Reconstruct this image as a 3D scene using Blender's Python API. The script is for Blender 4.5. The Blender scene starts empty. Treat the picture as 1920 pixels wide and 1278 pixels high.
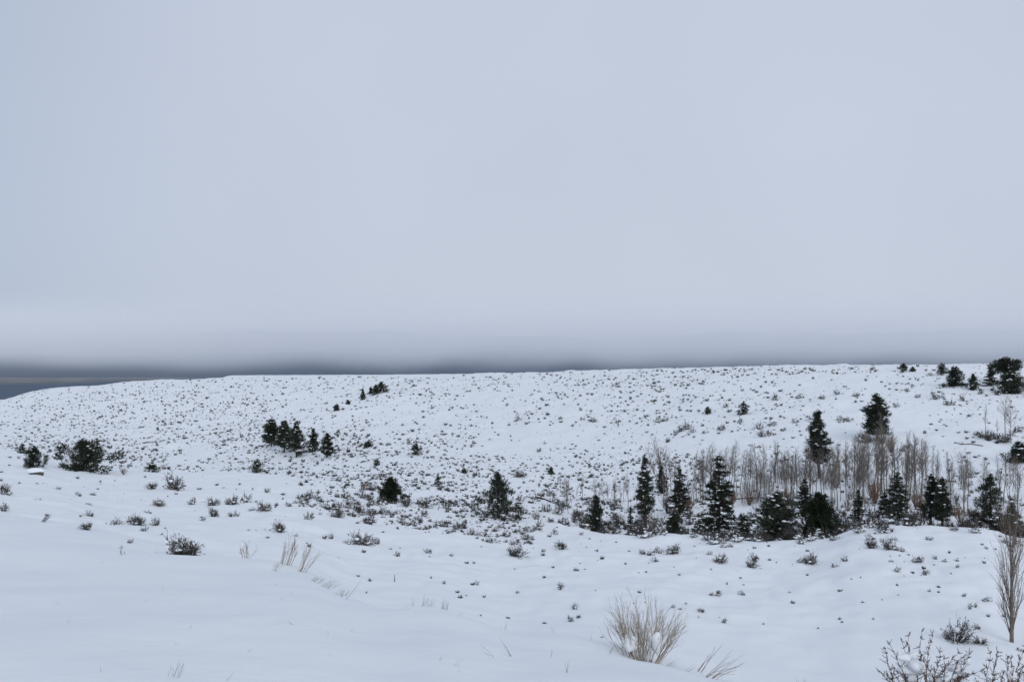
import bpy, math, random
import numpy as np
from mathutils import Matrix

R = math.radians
C = bpy.context.scene.collection
sc = bpy.context.scene

# ------------------------------------------------------------------ camera
F = 1663.0                 # focal length in photo pixels (photo is 1920 wide)
HOR = 697.0                # photo row of the level horizon
EYE = 22.0                 # camera height above the datum (snowfield lies near 7)
cam_d = bpy.data.cameras.new('camera')
cam = bpy.data.objects.new('camera', cam_d); C.objects.link(cam)
cam.location = (0, 0, EYE); cam.rotation_euler = (R(90), 0, 0)
cam_d.sensor_width = 36.0; cam_d.lens = 36.0 * F / 1920.0
cam_d.shift_y = (HOR - 639.0) / 1920.0
cam_d.clip_start = 0.1; cam_d.clip_end = 60000
sc.camera = cam

# ------------------------------------------------------------------ sky, sun, exposure
SUN_EL, SUN_AZ = 30.0, 160.0      # soft high sun behind the camera, above the cloud
W = bpy.data.worlds.new('World'); sc.world = W; W.use_nodes = True
nt = W.node_tree; nt.nodes.clear()
N = nt.nodes.new; Lk = nt.links.new
out = N('ShaderNodeOutputWorld'); bg = N('ShaderNodeBackground'); bg.inputs[1].default_value = 1.0
sky = N('ShaderNodeTexSky'); sky.sky_type = 'NISHITA'; sky.sun_disc = False
sky.sun_elevation = R(SUN_EL); sky.sun_rotation = R(SUN_AZ); sky.dust_density = 3.0
sk = N('ShaderNodeMix'); sk.data_type = 'RGBA'; sk.blend_type = 'MULTIPLY'; sk.inputs[0].default_value = 1
sk.inputs[7].default_value = (0.1, 0.1, 0.1, 1)
Lk(sky.outputs[0], sk.inputs[6])
tc = N('ShaderNodeTexCoord'); sep = N('ShaderNodeSeparateXYZ'); Lk(tc.outputs['Generated'], sep.inputs[0])
# stratus: nearly even, a little brighter ahead and to the right, thicker elsewhere
ramp = N('ShaderNodeValToRGB'); ramp.color_ramp.interpolation = 'B_SPLINE'
dt = N('ShaderNodeVectorMath'); dt.operation = 'DOT_PRODUCT'; dt.inputs[1].default_value = (0.153, 0.967, 0.204)
Lk(tc.outputs['Generated'], dt.inputs[0])
mr = N('ShaderNodeMapRange'); mr.inputs[1].default_value = 0.5; mr.inputs[2].default_value = 1
Lk(dt.outputs['Value'], mr.inputs[0]); Lk(mr.outputs[0], ramp.inputs[0])
els = ramp.color_ramp.elements
els[0].position = 0.0; els[0].color = (0.46, 0.530, 0.660, 1)
els[1].position = 1.0; els[1].color = (0.576, 0.628, 0.742, 1)
for p, c in ((0.46, (0.44, 0.515, 0.650, 1)), (0.66, (0.510, 0.572, 0.695, 1)), (0.84, (0.560, 0.615, 0.731, 1))):
    e = els.new(p); e.color = c
ns = N('ShaderNodeTexNoise'); ns.inputs['Scale'].default_value = 2.2; ns.inputs['Detail'].default_value = 3
Lk(tc.outputs['Generated'], ns.inputs['Vector'])
nm = N('ShaderNodeMapRange'); nm.inputs[1].default_value = 0.3; nm.inputs[2].default_value = 0.7
nm.inputs[3].default_value = 0.968; nm.inputs[4].default_value = 1.032
Lk(ns.outputs['Fac'], nm.inputs[0])
vm = N('ShaderNodeVectorMath'); vm.operation = 'SCALE'
Lk(ramp.outputs[0], vm.inputs[0]); Lk(nm.outputs[0], vm.inputs['Scale'])
mx = N('ShaderNodeMix'); mx.data_type = 'RGBA'; mx.inputs[0].default_value = 0.95
Lk(sk.outputs[2], mx.inputs[6]); Lk(vm.outputs[0], mx.inputs[7])
Lk(mx.outputs[2], bg.inputs[0]); Lk(bg.outputs[0], out.inputs[0])

sun_d = bpy.data.lights.new('sun', 'SUN'); sun_d.energy = 1.1; sun_d.angle = R(45); sun_d.color = (1.0, 0.99, 0.975)
sun = bpy.data.objects.new('sun', sun_d); C.objects.link(sun)
sun.rotation_euler = (R(90 - SUN_EL), 0, R(180 - SUN_AZ))
sc.view_settings.view_transform = 'Standard'; sc.view_settings.look = 'None'
sc.view_settings.exposure = 0.0; sc.view_settings.gamma = 1.0; sc.view_settings.use_curve_mapping = False
cy = sc.cycles
cy.max_bounces = 8; cy.diffuse_bounces = 4; cy.volume_bounces = 6; cy.transparent_max_bounces = 8
cy.use_denoising = True; cy.caustics_reflective = False; cy.caustics_refractive = False

rng = np.random.default_rng(7)

# ------------------------------------------------------------------ materials
def mat(name, col, rough=0.9, var=0.0, col2=None, scale=6.0, bump=0.0, bscale=20.0, coord='Object', spec=0.2, rnd=0.0):
    m = bpy.data.materials.new(name); m.use_nodes = True
    t = m.node_tree; n = t.nodes.new; l = t.links.new
    b = t.nodes['Principled BSDF']; b.inputs['Roughness'].default_value = rough
    b.inputs['Specular IOR Level'].default_value = spec
    b.inputs['Base Color'].default_value = (*col, 1)
    cnode = n('ShaderNodeTexCoord')
    src = None
    if col2:
        no = n('ShaderNodeTexNoise'); no.inputs['Scale'].default_value = scale; no.inputs['Detail'].default_value = 4
        l(cnode.outputs[coord], no.inputs['Vector'])
        r = n('ShaderNodeMapRange'); r.inputs[1].default_value = 0.35; r.inputs[2].default_value = 0.65
        l(no.outputs['Fac'], r.inputs[0])
        mi = n('ShaderNodeMix'); mi.data_type = 'RGBA'
        mi.inputs[6].default_value = (*col, 1); mi.inputs[7].default_value = (*col2, 1)
        l(r.outputs[0], mi.inputs[0]); src = mi.outputs[2]
    if rnd > 0:
        oi = n('ShaderNodeObjectInfo')
        r = n('ShaderNodeMapRange'); r.inputs[3].default_value = 1 - rnd; r.inputs[4].default_value = 1 + rnd
        l(oi.outputs['Random'], r.inputs[0])
        h = n('ShaderNodeHueSaturation')
        if src: l(src, h.inputs['Color'])
        else: h.inputs['Color'].default_value = (*col, 1)
        l(r.outputs[0], h.inputs['Value']); src = h.outputs[0]
    if src: l(src, b.inputs['Base Color'])
    if bump > 0:
        no = n('ShaderNodeTexNoise'); no.inputs['Scale'].default_value = bscale; no.inputs['Detail'].default_value = 5
        l(cnode.outputs[coord], no.inputs['Vector'])
        bu = n('ShaderNodeBump'); bu.inputs['Strength'].default_value = 0.6; bu.inputs['Distance'].default_value = bump
        l(no.outputs['Fac'], bu.inputs['Height']); l(bu.outputs[0], b.inputs['Normal'])
    return m

M = {}
M['snow'] = mat('snow', (0.84, 0.865, 0.885), 0.75, col2=(0.87, 0.885, 0.90), scale=0.35, bump=0.012, bscale=3.5)
def snow_detail(m):
    t = m.node_tree; b = t.nodes['Principled BSDF']; n = t.nodes.new; l = t.links.new
    c = n('ShaderNodeTexCoord'); prev = None
    for sc_, dist, st, sx in ((1.3, 0.05, 0.5, 1.0), (7.0, 0.02, 0.5, 0.45), (45.0, 0.006, 0.55, 1.0)):
        mp = n('ShaderNodeMapping'); mp.inputs['Scale'].default_value = (sx, 1, 1); mp.inputs['Rotation'].default_value = (0, 0, 0.5)
        no = n('ShaderNodeTexNoise'); no.inputs['Scale'].default_value = sc_; no.inputs['Detail'].default_value = 4
        bu = n('ShaderNodeBump'); bu.inputs['Distance'].default_value = dist; bu.inputs['Strength'].default_value = st
        l(c.outputs['Object'], mp.inputs[0]); l(mp.outputs[0], no.inputs['Vector']); l(no.outputs['Fac'], bu.inputs['Height'])
        if prev: l(prev, bu.inputs['Normal'])
        prev = bu.outputs[0]
    l(prev, b.inputs['Normal'])
snow_detail(M['snow'])
M['snow_clump'] = mat('snow_clump', (0.86, 0.88, 0.90), 0.75, bump=0.01, bscale=30)
M['pine'] = mat('pine_needles', (0.027, 0.035, 0.026), 0.7, col2=(0.052, 0.062, 0.045), scale=2.0, rnd=0.25)
M['juniper'] = mat('juniper_foliage', (0.026, 0.034, 0.022), 0.75, col2=(0.045, 0.052, 0.034), scale=2.5, rnd=0.25)
M['greenjuniper'] = mat('green_juniper_foliage', (0.013, 0.020, 0.011), 0.75, col2=(0.027, 0.037, 0.018), scale=3.0)
M['bark'] = mat('conifer_bark', (0.050, 0.040, 0.036), 0.95, col2=(0.085, 0.065, 0.055), scale=9, bump=0.02, bscale=12)
M['aspen'] = mat('aspen_bark', (0.22, 0.20, 0.18), 0.9, col2=(0.11, 0.10, 0.09), scale=4, rnd=0.25)
M['aspen_twig'] = mat('aspen_twigs', (0.160, 0.138, 0.122), 0.9, col2=(0.22, 0.192, 0.168), scale=3, rnd=0.25)
M['poplar'] = mat('poplar_bark', (0.135, 0.11, 0.092), 0.9, col2=(0.21, 0.175, 0.145), scale=5)
M['sage'] = mat('sagebrush_twigs', (0.045, 0.040, 0.038), 0.95, col2=(0.095, 0.085, 0.077), scale=5, rnd=0.3)
M['sage_far'] = mat('sagebrush_far', (0.045, 0.043, 0.043), 0.95, col2=(0.13, 0.125, 0.12), scale=0.12)
M['sage_leaf'] = mat('sagebrush_leaves', (0.066, 0.060, 0.056), 0.95, col2=(0.115, 0.106, 0.096), scale=5, rnd=0.3)
M['willow'] = mat('willow_twigs', (0.13, 0.075, 0.055), 0.9, col2=(0.19, 0.13, 0.095), scale=4, rnd=0.2)
M['straw'] = mat('rabbitbrush_stems', (0.24, 0.185, 0.13), 0.9, col2=(0.36, 0.29, 0.205), scale=14)
M['straw_dark'] = mat('dry_seed_heads', (0.26, 0.19, 0.10), 0.9, col2=(0.16, 0.11, 0.07), scale=20)
M['grass'] = mat('dry_grass', (0.17, 0.135, 0.105), 0.9, col2=(0.26, 0.21, 0.155), scale=12)
M['redstem'] = mat('bitterbrush_stems', (0.115, 0.075, 0.062), 0.9, col2=(0.19, 0.13, 0.105), scale=18)
M['bud'] = mat('bitterbrush_buds', (0.14, 0.08, 0.06), 0.9, col2=(0.09, 0.055, 0.045), scale=25)
M['deadwood'] = mat('dead_wood', (0.06, 0.045, 0.038), 0.95, col2=(0.11, 0.075, 0.055), scale=6, bump=0.02, bscale=9)
M['rock'] = mat('dark_rock', (0.06, 0.058, 0.056), 0.95, col2=(0.11, 0.10, 0.095), scale=3, bump=0.05, bscale=5)
M['flat'] = mat('alkali_flat', (0.27, 0.265, 0.255), 0.95, col2=(0.15, 0.16, 0.17), scale=0.004, coord='Object')
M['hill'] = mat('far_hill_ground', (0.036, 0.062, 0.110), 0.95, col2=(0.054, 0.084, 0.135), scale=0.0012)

# ------------------------------------------------------------------ helpers
def link(o, parent=None):
    C.objects.link(o)
    if parent is not None: o.parent = parent
    return o
def tag(o, label=None, cat=None, group=None, kind=None):
    if label: o['label'] = label
    if cat: o['category'] = cat
    if group: o['group'] = group
    if kind: o['kind'] = kind
    return o
def empty(name, loc, rz=0.0, s=1.0):
    o = bpy.data.objects.new(name, None); o.empty_display_size = 0.2
    o.location = loc; o.rotation_euler = (0, 0, rz); o.scale = (s, s, s)
    C.objects.link(o); return o

class MB:
    """collects triangles and quads; build() makes ONE mesh"""
    def __init__(s): s.v = []; s.t = []; s.q = []; s.n = 0
    def add(s, v, tris=None, quads=None):
        v = np.asarray(v, float).reshape(-1, 3)
        if tris is not None and len(tris): s.t.append(np.asarray(tris, int).reshape(-1, 3) + s.n)
        if quads is not None and len(quads): s.q.append(np.asarray(quads, int).reshape(-1, 4) + s.n)
        s.v.append(v); s.n += len(v)
    def tube(s, P, r, sides=3):
        P = np.asarray(P, float); k = len(P)
        r = np.broadcast_to(np.asarray(r, float), (k,))
        d = np.gradient(P, axis=0); d /= np.linalg.norm(d, axis=1)[:, None] + 1e-9
        a = np.array([1., 0, 0]) if abs(d[0, 0]) < 0.8 else np.array([0, 1., 0])
        u = np.cross(d, a); u /= np.linalg.norm(u, axis=1)[:, None] + 1e-9
        w = np.cross(d, u)
        th = np.arange(sides) * 2 * math.pi / sides
        ring = P[:, None, :] + r[:, None, None] * (np.cos(th)[None, :, None] * u[:, None, :] + np.sin(th)[None, :, None] * w[:, None, :])
        q = []
        for i in range(k - 1):
            for j in range(sides):
                j2 = (j + 1) % sides
                q.append((i * sides + j, i * sides + j2, (i + 1) * sides + j2, (i + 1) * sides + j))
        s.add(ring.reshape(-1, 3), quads=q)
    def blades(s, c, d, L, w, rg):
        """triangles rooted at c, pointing along d"""
        c = np.asarray(c, float); d = np.asarray(d, float)
        n = len(c); L = np.broadcast_to(L, (n,)); w = np.broadcast_to(w, (n,))
        a = rg.normal(size=(n, 3)); sd = np.cross(d, a); sd /= np.linalg.norm(sd, axis=1)[:, None] + 1e-9
        v = np.stack([c - sd * w[:, None] / 2, c + sd * w[:, None] / 2, c + d * L[:, None]], 1)
        s.add(v.reshape(-1, 3), tris=np.arange(3 * n).reshape(-1, 3))
    def blob(s, c, rad, rg, amp=0.18, lvl=1):
        V, T = ICO[lvl]
        ph = rg.uniform(0, 6.28, 3); fr = rg.uniform(1.5, 3.2, 3)
        k = 1 + amp * (np.sin(V[:, 0] * fr[0] + ph[0]) + np.sin(V[:, 1] * fr[1] + ph[1]) + np.sin(V[:, 2] * fr[2] + ph[2])) / 1.6
        s.add(V * k[:, None] * np.asarray(rad) + np.asarray(c), tris=T)
    def arrays(s):
        return (np.concatenate(s.v) if s.v else np.zeros((0, 3)),
                np.concatenate(s.t) if s.t else np.zeros((0, 3), int),
                np.concatenate(s.q) if s.q else np.zeros((0, 4), int))
    def mesh(s, name, m, smooth=False):
        V, T, Q = s.arrays()
        return mk_mesh(name, V, T, Q, m, smooth)
    def build(s, name, m, parent=None, smooth=False):
        return link(bpy.data.objects.new(name, s.mesh(name, m, smooth)), parent)

def mk_mesh(name, V, T, Q, m, smooth=False):
    me = bpy.data.meshes.new(name)
    me.vertices.add(len(V)); me.vertices.foreach_set('co', np.ascontiguousarray(V, np.float32).ravel())
    nt_, nq = len(T), len(Q)
    me.loops.add(3 * nt_ + 4 * nq); me.polygons.add(nt_ + nq)
    me.loops.foreach_set('vertex_index', np.concatenate([T.ravel(), Q.ravel()]).astype(np.int32))
    st = np.concatenate([np.arange(nt_) * 3, 3 * nt_ + np.arange(nq) * 4]).astype(np.int32)
    me.polygons.foreach_set('loop_start', st)
    if smooth: me.polygons.foreach_set('use_smooth', np.ones(nt_ + nq, bool))
    me.materials.append(m); me.update(calc_edges=True); me.validate()
    return me

def _ico():
    import bmesh
    o = {}
    for l in (1, 2, 3):
        b = bmesh.new(); bmesh.ops.create_icosphere(b, subdivisions=l, radius=1)
        b.verts.index_update()
        o[l] = (np.array([v.co[:] for v in b.verts]), np.array([[v.index for v in f.verts] for f in b.faces])); b.free()
    return o
ICO = _ico()

# value noise on a lattice
_h = rng.random((256, 256))
def vnoise(x, y):
    xi = np.floor(x).astype(int); yi = np.floor(y).astype(int); fx = x - xi; fy = y - yi
    fx = fx * fx * fx * (fx * (fx * 6 - 15) + 10); fy = fy * fy * fy * (fy * (fy * 6 - 15) + 10)
    a = _h[xi % 256, yi % 256]; b = _h[(xi + 1) % 256, yi % 256]
    c = _h[xi % 256, (yi + 1) % 256]; d = _h[(xi + 1) % 256, (yi + 1) % 256]
    return (a * (1 - fx) + b * fx) * (1 - fy) + (c * (1 - fx) + d * fx) * fy - 0.5
def fbm(x, y, o=3):
    s = 0; a = 1.0
    for i in range(o):
        s = s + a * vnoise(x + 17.3 * i, y - 9.1 * i); x = x * 2.03; y = y * 2.03; a *= 0.5
    return s

# ------------------------------------------------------------------ terrain (a height field; rel. to eye level)
# each row: a line of the land (bank edge, field, ravine, slope, crest) as (photo column, photo row, distance)
PXG = np.arange(-1400, 3401, 5.0)
def prof(pts, sm=30):
    p = np.array(pts, float); y = np.interp(PXG, p[:, 0], p[:, 1])
    if sm:
        nk = int(3 * sm / 5); k = np.exp(-0.5 * (np.arange(-nk, nk + 1) * 5 / sm) ** 2); k /= k.sum()
        y = np.convolve(np.pad(y, len(k) // 2, mode='edge'), k, 'valid')
    return y
bank_py = prof([(-900, 930), (-300, 955), (0, 972), (100, 984), (200, 1000), (345, 1030), (440, 1046), (520, 1058), (580, 1074), (650, 1117), (700, 1133), (760, 1140), (830, 1146), (890, 1170), (960, 1196), (1060, 1202), (1150, 1212), (1210, 1226), (1260, 1238), (1345, 1276), (1500, 1310), (1700, 1345), (1920, 1385), (2600, 1420)], 14)
bank_Y = prof([(-900, 50), (0, 38), (200, 28), (345, 24), (555, 17.5), (650, 14.5), (830, 12.5), (960, 11.2), (1210, 9.8), (1345, 8.8), (1600, 7.4), (1920, 6.4), (2600, 6)], 40)
bank_h = -(bank_py - HOR) / F * bank_Y
v_b = bank_h / bank_Y
rows = []
one = np.ones_like(PXG)
rows.append((3.0 * one, -1.72 * one))
t_ = 0.5; Ymid = 3 + (bank_Y - 3) * t_
rows.append((Ymid, -1.72 + (bank_h + 1.72) * 0.42))
rows.append((bank_Y, bank_h))
rows.append((bank_Y * 1.12, (v_b - 0.028) * bank_Y * 1.12))
f0_Y = prof([(-900, 75), (0, 62), (345, 57), (650, 52), (960, 48), (1345, 42), (1920, 37), (2600, 36)])
f0_h = (v_b - 0.004) * f0_Y
rows.append((0.5 * bank_Y * 1.12 + 0.5 * f0_Y, (v_b - 0.05) * (0.5 * bank_Y * 1.12 + 0.5 * f0_Y)))
rows.append((f0_Y, f0_h))
e_py = prof([(-900, 860), (0, 850), (60, 856), (110, 868), (200, 883), (300, 884), (480, 890), (600, 908), (700, 930), (820, 950), (960, 975), (1100, 996), (1200, 1006), (1350, 1010), (1450, 1016), (1550, 1014), (1600, 996), (1700, 990), (1850, 990), (1920, 1012), (2600, 1015)], 18)
e_Y = prof([(-900, 170), (0, 160), (200, 155), (345, 150), (555, 140), (650, 130), (830, 120), (960, 112), (1210, 100), (1345, 96), (1600, 92), (2600, 90)])
e_h = -(e_py - HOR) / F * e_Y
m_Y = 0.5 * (f0_Y + e_Y); m_h = 0.5 * (f0_h + e_h) - 0.6
rows.append((m_Y, m_h)); rows.append((e_Y, e_h))
r1_Y = e_Y * prof([(-900, 1.2), (345, 1.2), (650, 1.15), (1210, 1.11), (2600, 1.11)])
r1_h = (e_h / e_Y - prof([(-900, 0.006), (480, 0.006), (700, -0.006), (900, -0.004), (1100, 0.004), (2600, 0.006)])) * r1_Y
rows.append((r1_Y, r1_h))
def line(py, Y, sm=60):
    py = prof(py, sm); Y = prof(Y, sm); rows.append((Y, -(py - HOR) / F * Y))
line([(-900, 870), (0, 866), (200, 877), (345, 878), (480, 878), (650, 890), (830, 915), (960, 945), (1100, 965), (1345, 978), (1600, 965), (1920, 962), (2600, 962)],
     [(-900, 230), (0, 215), (345, 205), (555, 190), (650, 170), (830, 150), (960, 137), (1345, 122), (1600, 118), (2600, 116)])
line([(-900, 880), (0, 848), (345, 866), (650, 866), (830, 880), (960, 922), (1100, 938), (1345, 948), (1600, 945), (1920, 928), (2600, 925)],
     [(-900, 270), (0, 262), (345, 252), (650, 225), (830, 190), (960, 156), (1345, 135), (1600, 130), (1920, 127), (2600, 126)])
line([(-900, 880), (0, 805), (345, 802), (650, 790), (830, 800), (960, 806), (1345, 812), (1600, 802), (1920, 800), (2600, 790)],
     [(-900, 370), (0, 362), (345, 342), (650, 305), (830, 278), (960, 255), (1345, 202), (1600, 188), (1920, 175), (2600, 170)])
line([(-900, 880), (0, 775), (100, 750), (200, 742), (345, 732), (650, 728), (960, 722), (1345, 718), (1600, 714), (1920, 712), (2600, 708)],
     [(-900, 430), (0, 432), (345, 422), (650, 390), (960, 332), (1345, 265), (1600, 240), (1920, 220), (2600, 212)], 30)
c_py = prof([(-900, 890), (-200, 800), (0, 753), (60, 735), (100, 728.5), (190, 725), (235, 717.5), (300, 713.5), (420, 709), (650, 706), (960, 700), (1150, 695), (1345, 689.5), (1600, 685), (1920, 682), (2600, 676)], 12)
c_Y = prof([(-900, 440), (0, 470), (345, 480), (650, 460), (960, 400), (1345, 320), (1600, 285), (1920, 250), (2600, 240)])
c_h = -(c_py - HOR) / F * c_Y
rows.append((c_Y, c_h))
rows.append((c_Y * 1.35, (c_h / c_Y - prof([(-900, 0.03), (0, 0.02), (345, 0.008), (650, 0.0025), (2600, 0.0025)])) * c_Y * 1.35))
p_py = prof([(-900, 800), (300, 735), (395, 722), (425, 703.8), (700, 702.6), (960, 700.2), (1100, 697), (1345, 693), (1920, 688), (2600, 684)], 8)
rows.append((900 * one, -(p_py - HOR) / F * 900))
rows.append((1500 * one, -62 * one)); rows.append((2600 * one, -64 * one))
RY = np.stack([r[0] for r in rows], 1); RH = np.stack([r[1] for r in rows], 1)
YG = np.exp(np.linspace(math.log(3.0), math.log(2600.0), 1400))
def pchip(x, y, xq):
    h = np.diff(x); d = np.diff(y) / h
    m = np.zeros_like(x); m[0] = d[0]; m[-1] = d[-1]
    for i in range(1, len(x) - 1):
        if d[i - 1] * d[i] > 0:
            w1 = 2 * h[i] + h[i - 1]; w2 = h[i] + 2 * h[i - 1]
            m[i] = (w1 + w2) / (w1 / d[i - 1] + w2 / d[i])
    i = np.clip(np.searchsorted(x, xq) - 1, 0, len(x) - 2)
    t = (xq - x[i]) / h[i]
    return ((2 * t**3 - 3 * t**2 + 1) * y[i] + (t**3 - 2 * t**2 + t) * h[i] * m[i] + (-2 * t**3 + 3 * t**2) * y[i + 1] + (t**3 - t**2) * h[i] * m[i + 1])
TAB = np.stack([pchip(RY[i], RH[i], YG) for i in range(len(PXG))])
LY0, LYS = math.log(3.0), (math.log(2600.0) - math.log(3.0)) / (len(YG) - 1)
def base_h(x, y):
    x = np.asarray(x, float); y = np.asarray(y, float)
    yy = np.clip(y, 3.0, 2599.0)
    px = np.clip(960 + F * x / np.maximum(yy, 3.0), PXG[0], PXG[-1] - 6)
    a = (px - PXG[0]) / 5.0; i = a.astype(int); fa = a - i
    b = np.clip((np.log(yy) - LY0) / LYS, 0, len(YG) - 1.001); j = b.astype(int); fb = b - j
    return (TAB[i, j] * (1 - fa) + TAB[i + 1, j] * fa) * (1 - fb) + (TAB[i, j + 1] * (1 - fa) + TAB[i + 1, j + 1] * fa) * fb
def ground(x, y):
    """height of the snow surface"""
    x = np.asarray(x, float); y = np.asarray(y, float)
    h = base_h(x, y)
    dist = np.hypot(x, y)
    near = np.clip(1 - dist / 45, 0, 1)
    far = np.clip((dist - 35) / 40, 0, 1)
    hill = np.clip((dist - 130) / 120, 0, 1) * np.clip(1.6 - dist / 700, 0, 1)
    h = h + near * (0.24 * fbm(x / 4.6 + 3, y / 3.2, 2) + 0.06 * fbm(x / 1.1 + 0.4 * y, y / 0.8, 3))
    h = h + far * (0.45 * fbm(x / 6.5, y / 6.5, 3) + 0.42 * np.abs(fbm(x / 2.6, y / 2.6, 2)))
    h = h + hill * (0.9 * fbm(x / 34 + 5, y / 34, 3) + 0.45 * fbm(x / 6.0, y / 8.0, 2))
    for hx_, hy_, hr_, hd_ in HOLLOWS:      # wind and melt hollows round stems
        h = h - hd_ * np.exp(-((x - hx_) ** 2 + (y - hy_) ** 2) / hr_ ** 2)
    return EYE + h
def hit(px, py):
    """point of the land seen at that photo position"""
    u = (px - 960) / F; v = -(py - HOR) / F
    hh = base_h(u * YG, YG) / YG
    k = np.argmax(hh >= v)
    if hh[k] < v: return None
    if YG[k] > 520: return None
    y = YG[k]
    if k > 0:
        f = (v - hh[k - 1]) / (hh[k] - hh[k - 1] + 1e-12); y = YG[k - 1] + f * (YG[k] - YG[k - 1])
    return u * y, y
def at(px, Y):
    x = (px - 960) / F * Y
    return x, Y, float(ground(x, Y))

HOLLOWS = []
for px_, py_, r_, d_ in ((1207, 1230, 0.42, 0.07), (1225, 1236, 0.25, 0.04), (345, 1032, 0.9, 0.16), (540, 1064, 0.5, 0.08), (566, 1072, 0.3, 0.05), (762, 1143, 0.22, 0.06), (800, 1143, 0.35, 0.06), (833, 1146, 0.25, 0.06),
                         (492, 1178, 0.16, 0.06), (770, 1150, 0.14, 0.05), (230, 1042, 0.4, 0.06), (213, 1114, 0.12, 0.05), (930, 1248, 0.10, 0.03), (958, 1246, 0.10, 0.03), (1312, 1262, 0.2, 0.04), (1284, 1256, 0.18, 0.04), (1062, 1272, 0.1, 0.03), (80, 982, 0.7, 0.1)):
    q_ = hit(px_, py_); HOLLOWS.append((q_[0], q_[1], r_, d_))

def grid_mesh(name, X, Y, Z, m):
    r, c = X.shape
    idx = np.arange(r * c).reshape(r, c)
    Q = np.stack([idx[:-1, :-1], idx[:-1, 1:], idx[1:, 1:], idx[1:, :-1]], -1).reshape(-1, 4)
    V = np.stack([X, Y, Z], -1).reshape(-1, 3)
    return mk_mesh(name, V, np.zeros((0, 3), int), Q, m, True)

yy = np.exp(np.linspace(math.log(12.0), math.log(2250.0), 820)) - 25.0
tt = np.linspace(-0.78, 0.78, 540)
GX = tt[None, :] * (yy[:, None] + 25.0); GY = np.repeat(yy[:, None], len(tt), 1)
snow = link(bpy.data.objects.new('snow_ground', grid_mesh('snow_ground', GX, GY, ground(GX, GY), M['snow'])))
tag(snow, kind='structure')

# ------------------------------------------------------------------ lake, flats, far hills, cloud
def water_mat():
    m = bpy.data.materials.new('lake_water'); m.use_nodes = True
    t = m.node_tree; b = t.nodes['Principled BSDF']
    b.inputs['Base Color'].default_value = (0.060, 0.095, 0.150, 1); b.inputs['Roughness'].default_value = 0.55
    b.inputs['IOR'].default_value = 1.33; b.inputs['Specular IOR Level'].default_value = 0.12
    tcn = t.nodes.new('ShaderNodeTexCoord'); mp = t.nodes.new('ShaderNodeMapping')
    mp.inputs['Scale'].default_value = (0.004, 0.02, 1)
    no = t.nodes.new('ShaderNodeTexNoise'); no.inputs['Scale'].default_value = 1.0; no.inputs['Detail'].default_value = 6
    bu = t.nodes.new('ShaderNodeBump'); bu.inputs['Distance'].default_value = 4.0; bu.inputs['Strength'].default_value = 0.5
    t.links.new(tcn.outputs['Object'], mp.inputs[0]); t.links.new(mp.outputs[0], no.inputs['Vector'])
    t.links.new(no.outputs['Fac'], bu.inputs['Height']); t.links.new(bu.outputs[0], b.inputs['Normal'])
    return m
LAKE = EYE - 60.0
mb = MB(); mb.add([(-16000, 900, LAKE), (16000, 900, LAKE), (16000, 12000, LAKE), (-16000, 12000, LAKE)], quads=[(0, 1, 2, 3)])
tag(mb.build('lake', water_mat()), kind='structure')
rf = np.random.default_rng(5)
def flat_bar(px0, px1, py0, py1, hgt):
    """a low bar of pale alkali shore, a real sheet above the water"""
    Ya = 60 / (py1 - HOR) * F; Yb = 60 / (py0 - HOR) * F
    n = 60; t = np.linspace(0, 1, n)
    x0 = (px0 - 960) / F * Yb; x1 = (px1 - 960) / F * Ya
    xs = x0 + (x1 - x0) * t; Yc = 0.5 * (Ya + Yb)
    w = (Yb - Ya) * 0.5 * np.sqrt(np.clip(4 * t * (1 - t), 0, 1)) * (1 + 1.2 * np.array([float(fbm(np.array(a * 9.0 + px0), np.array(py0 * 1.7), 3)) for a in t]))
    off = (Yb - Ya) * 0.6 * np.array([float(fbm(np.array(a * 5.0 - px0), np.array(py0 * 0.7), 2)) for a in t])
    V = []; Q = []
    for i in range(n):
        V += [(xs[i], Yc + off[i] - w[i], LAKE + 0.05), (xs[i], Yc + off[i], LAKE + hgt), (xs[i], Yc + off[i] + w[i], LAKE + 0.05)]
    for i in range(n - 1):
        for k in (0, 1): Q.append((3 * i + k, 3 * i + 3 + k, 3 * i + 4 + k, 3 * i + 1 + k))
    m_ = MB(); m_.add(V, quads=Q); o = m_.build('alkali_flat', M['flat'], smooth=True); tag(o, kind='structure')
for a in ((-520, 300, 709.8, 715.2, 3), (-300, 160, 716.2, 717.6, 2), (-500, 95, 718.6, 720.4, 2), (-100, 330, 707.8, 709.2, 3), (120, 480, 706.0, 707.0, 3),
          (150, 560, 709.6, 710.6, 2), (-700, 40, 708.0, 709.8, 3), (-500, 200, 714.8, 716.0, 2), (60, 330, 712.0, 713.6, 2), (-600, 60, 712.6, 715.5, 2)):
    flat_bar(*a)

hx = np.linspace(-13000, 13000, 261); hy = np.linspace(0, 1, 26)
HX, HT = np.meshgrid(hx, hy)
shore = 9300 + 900 * fbm(HX / 3800 + 4, HX * 0 + 2.2, 3)
HYY = shore + 4200 * HT
ridge = 650 + 170 * fbm(HX / 2600 + 1, HX * 0 + 7.7, 4)
HZ = LAKE - 3 + ridge * HT ** 0.8 + 60 * HT * fbm(HX / 500, HYY / 500, 3)
tag(link(bpy.data.objects.new('far_hills', grid_mesh('far_hills', HX, HYY, HZ, M['hill']))), kind='structure')

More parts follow.
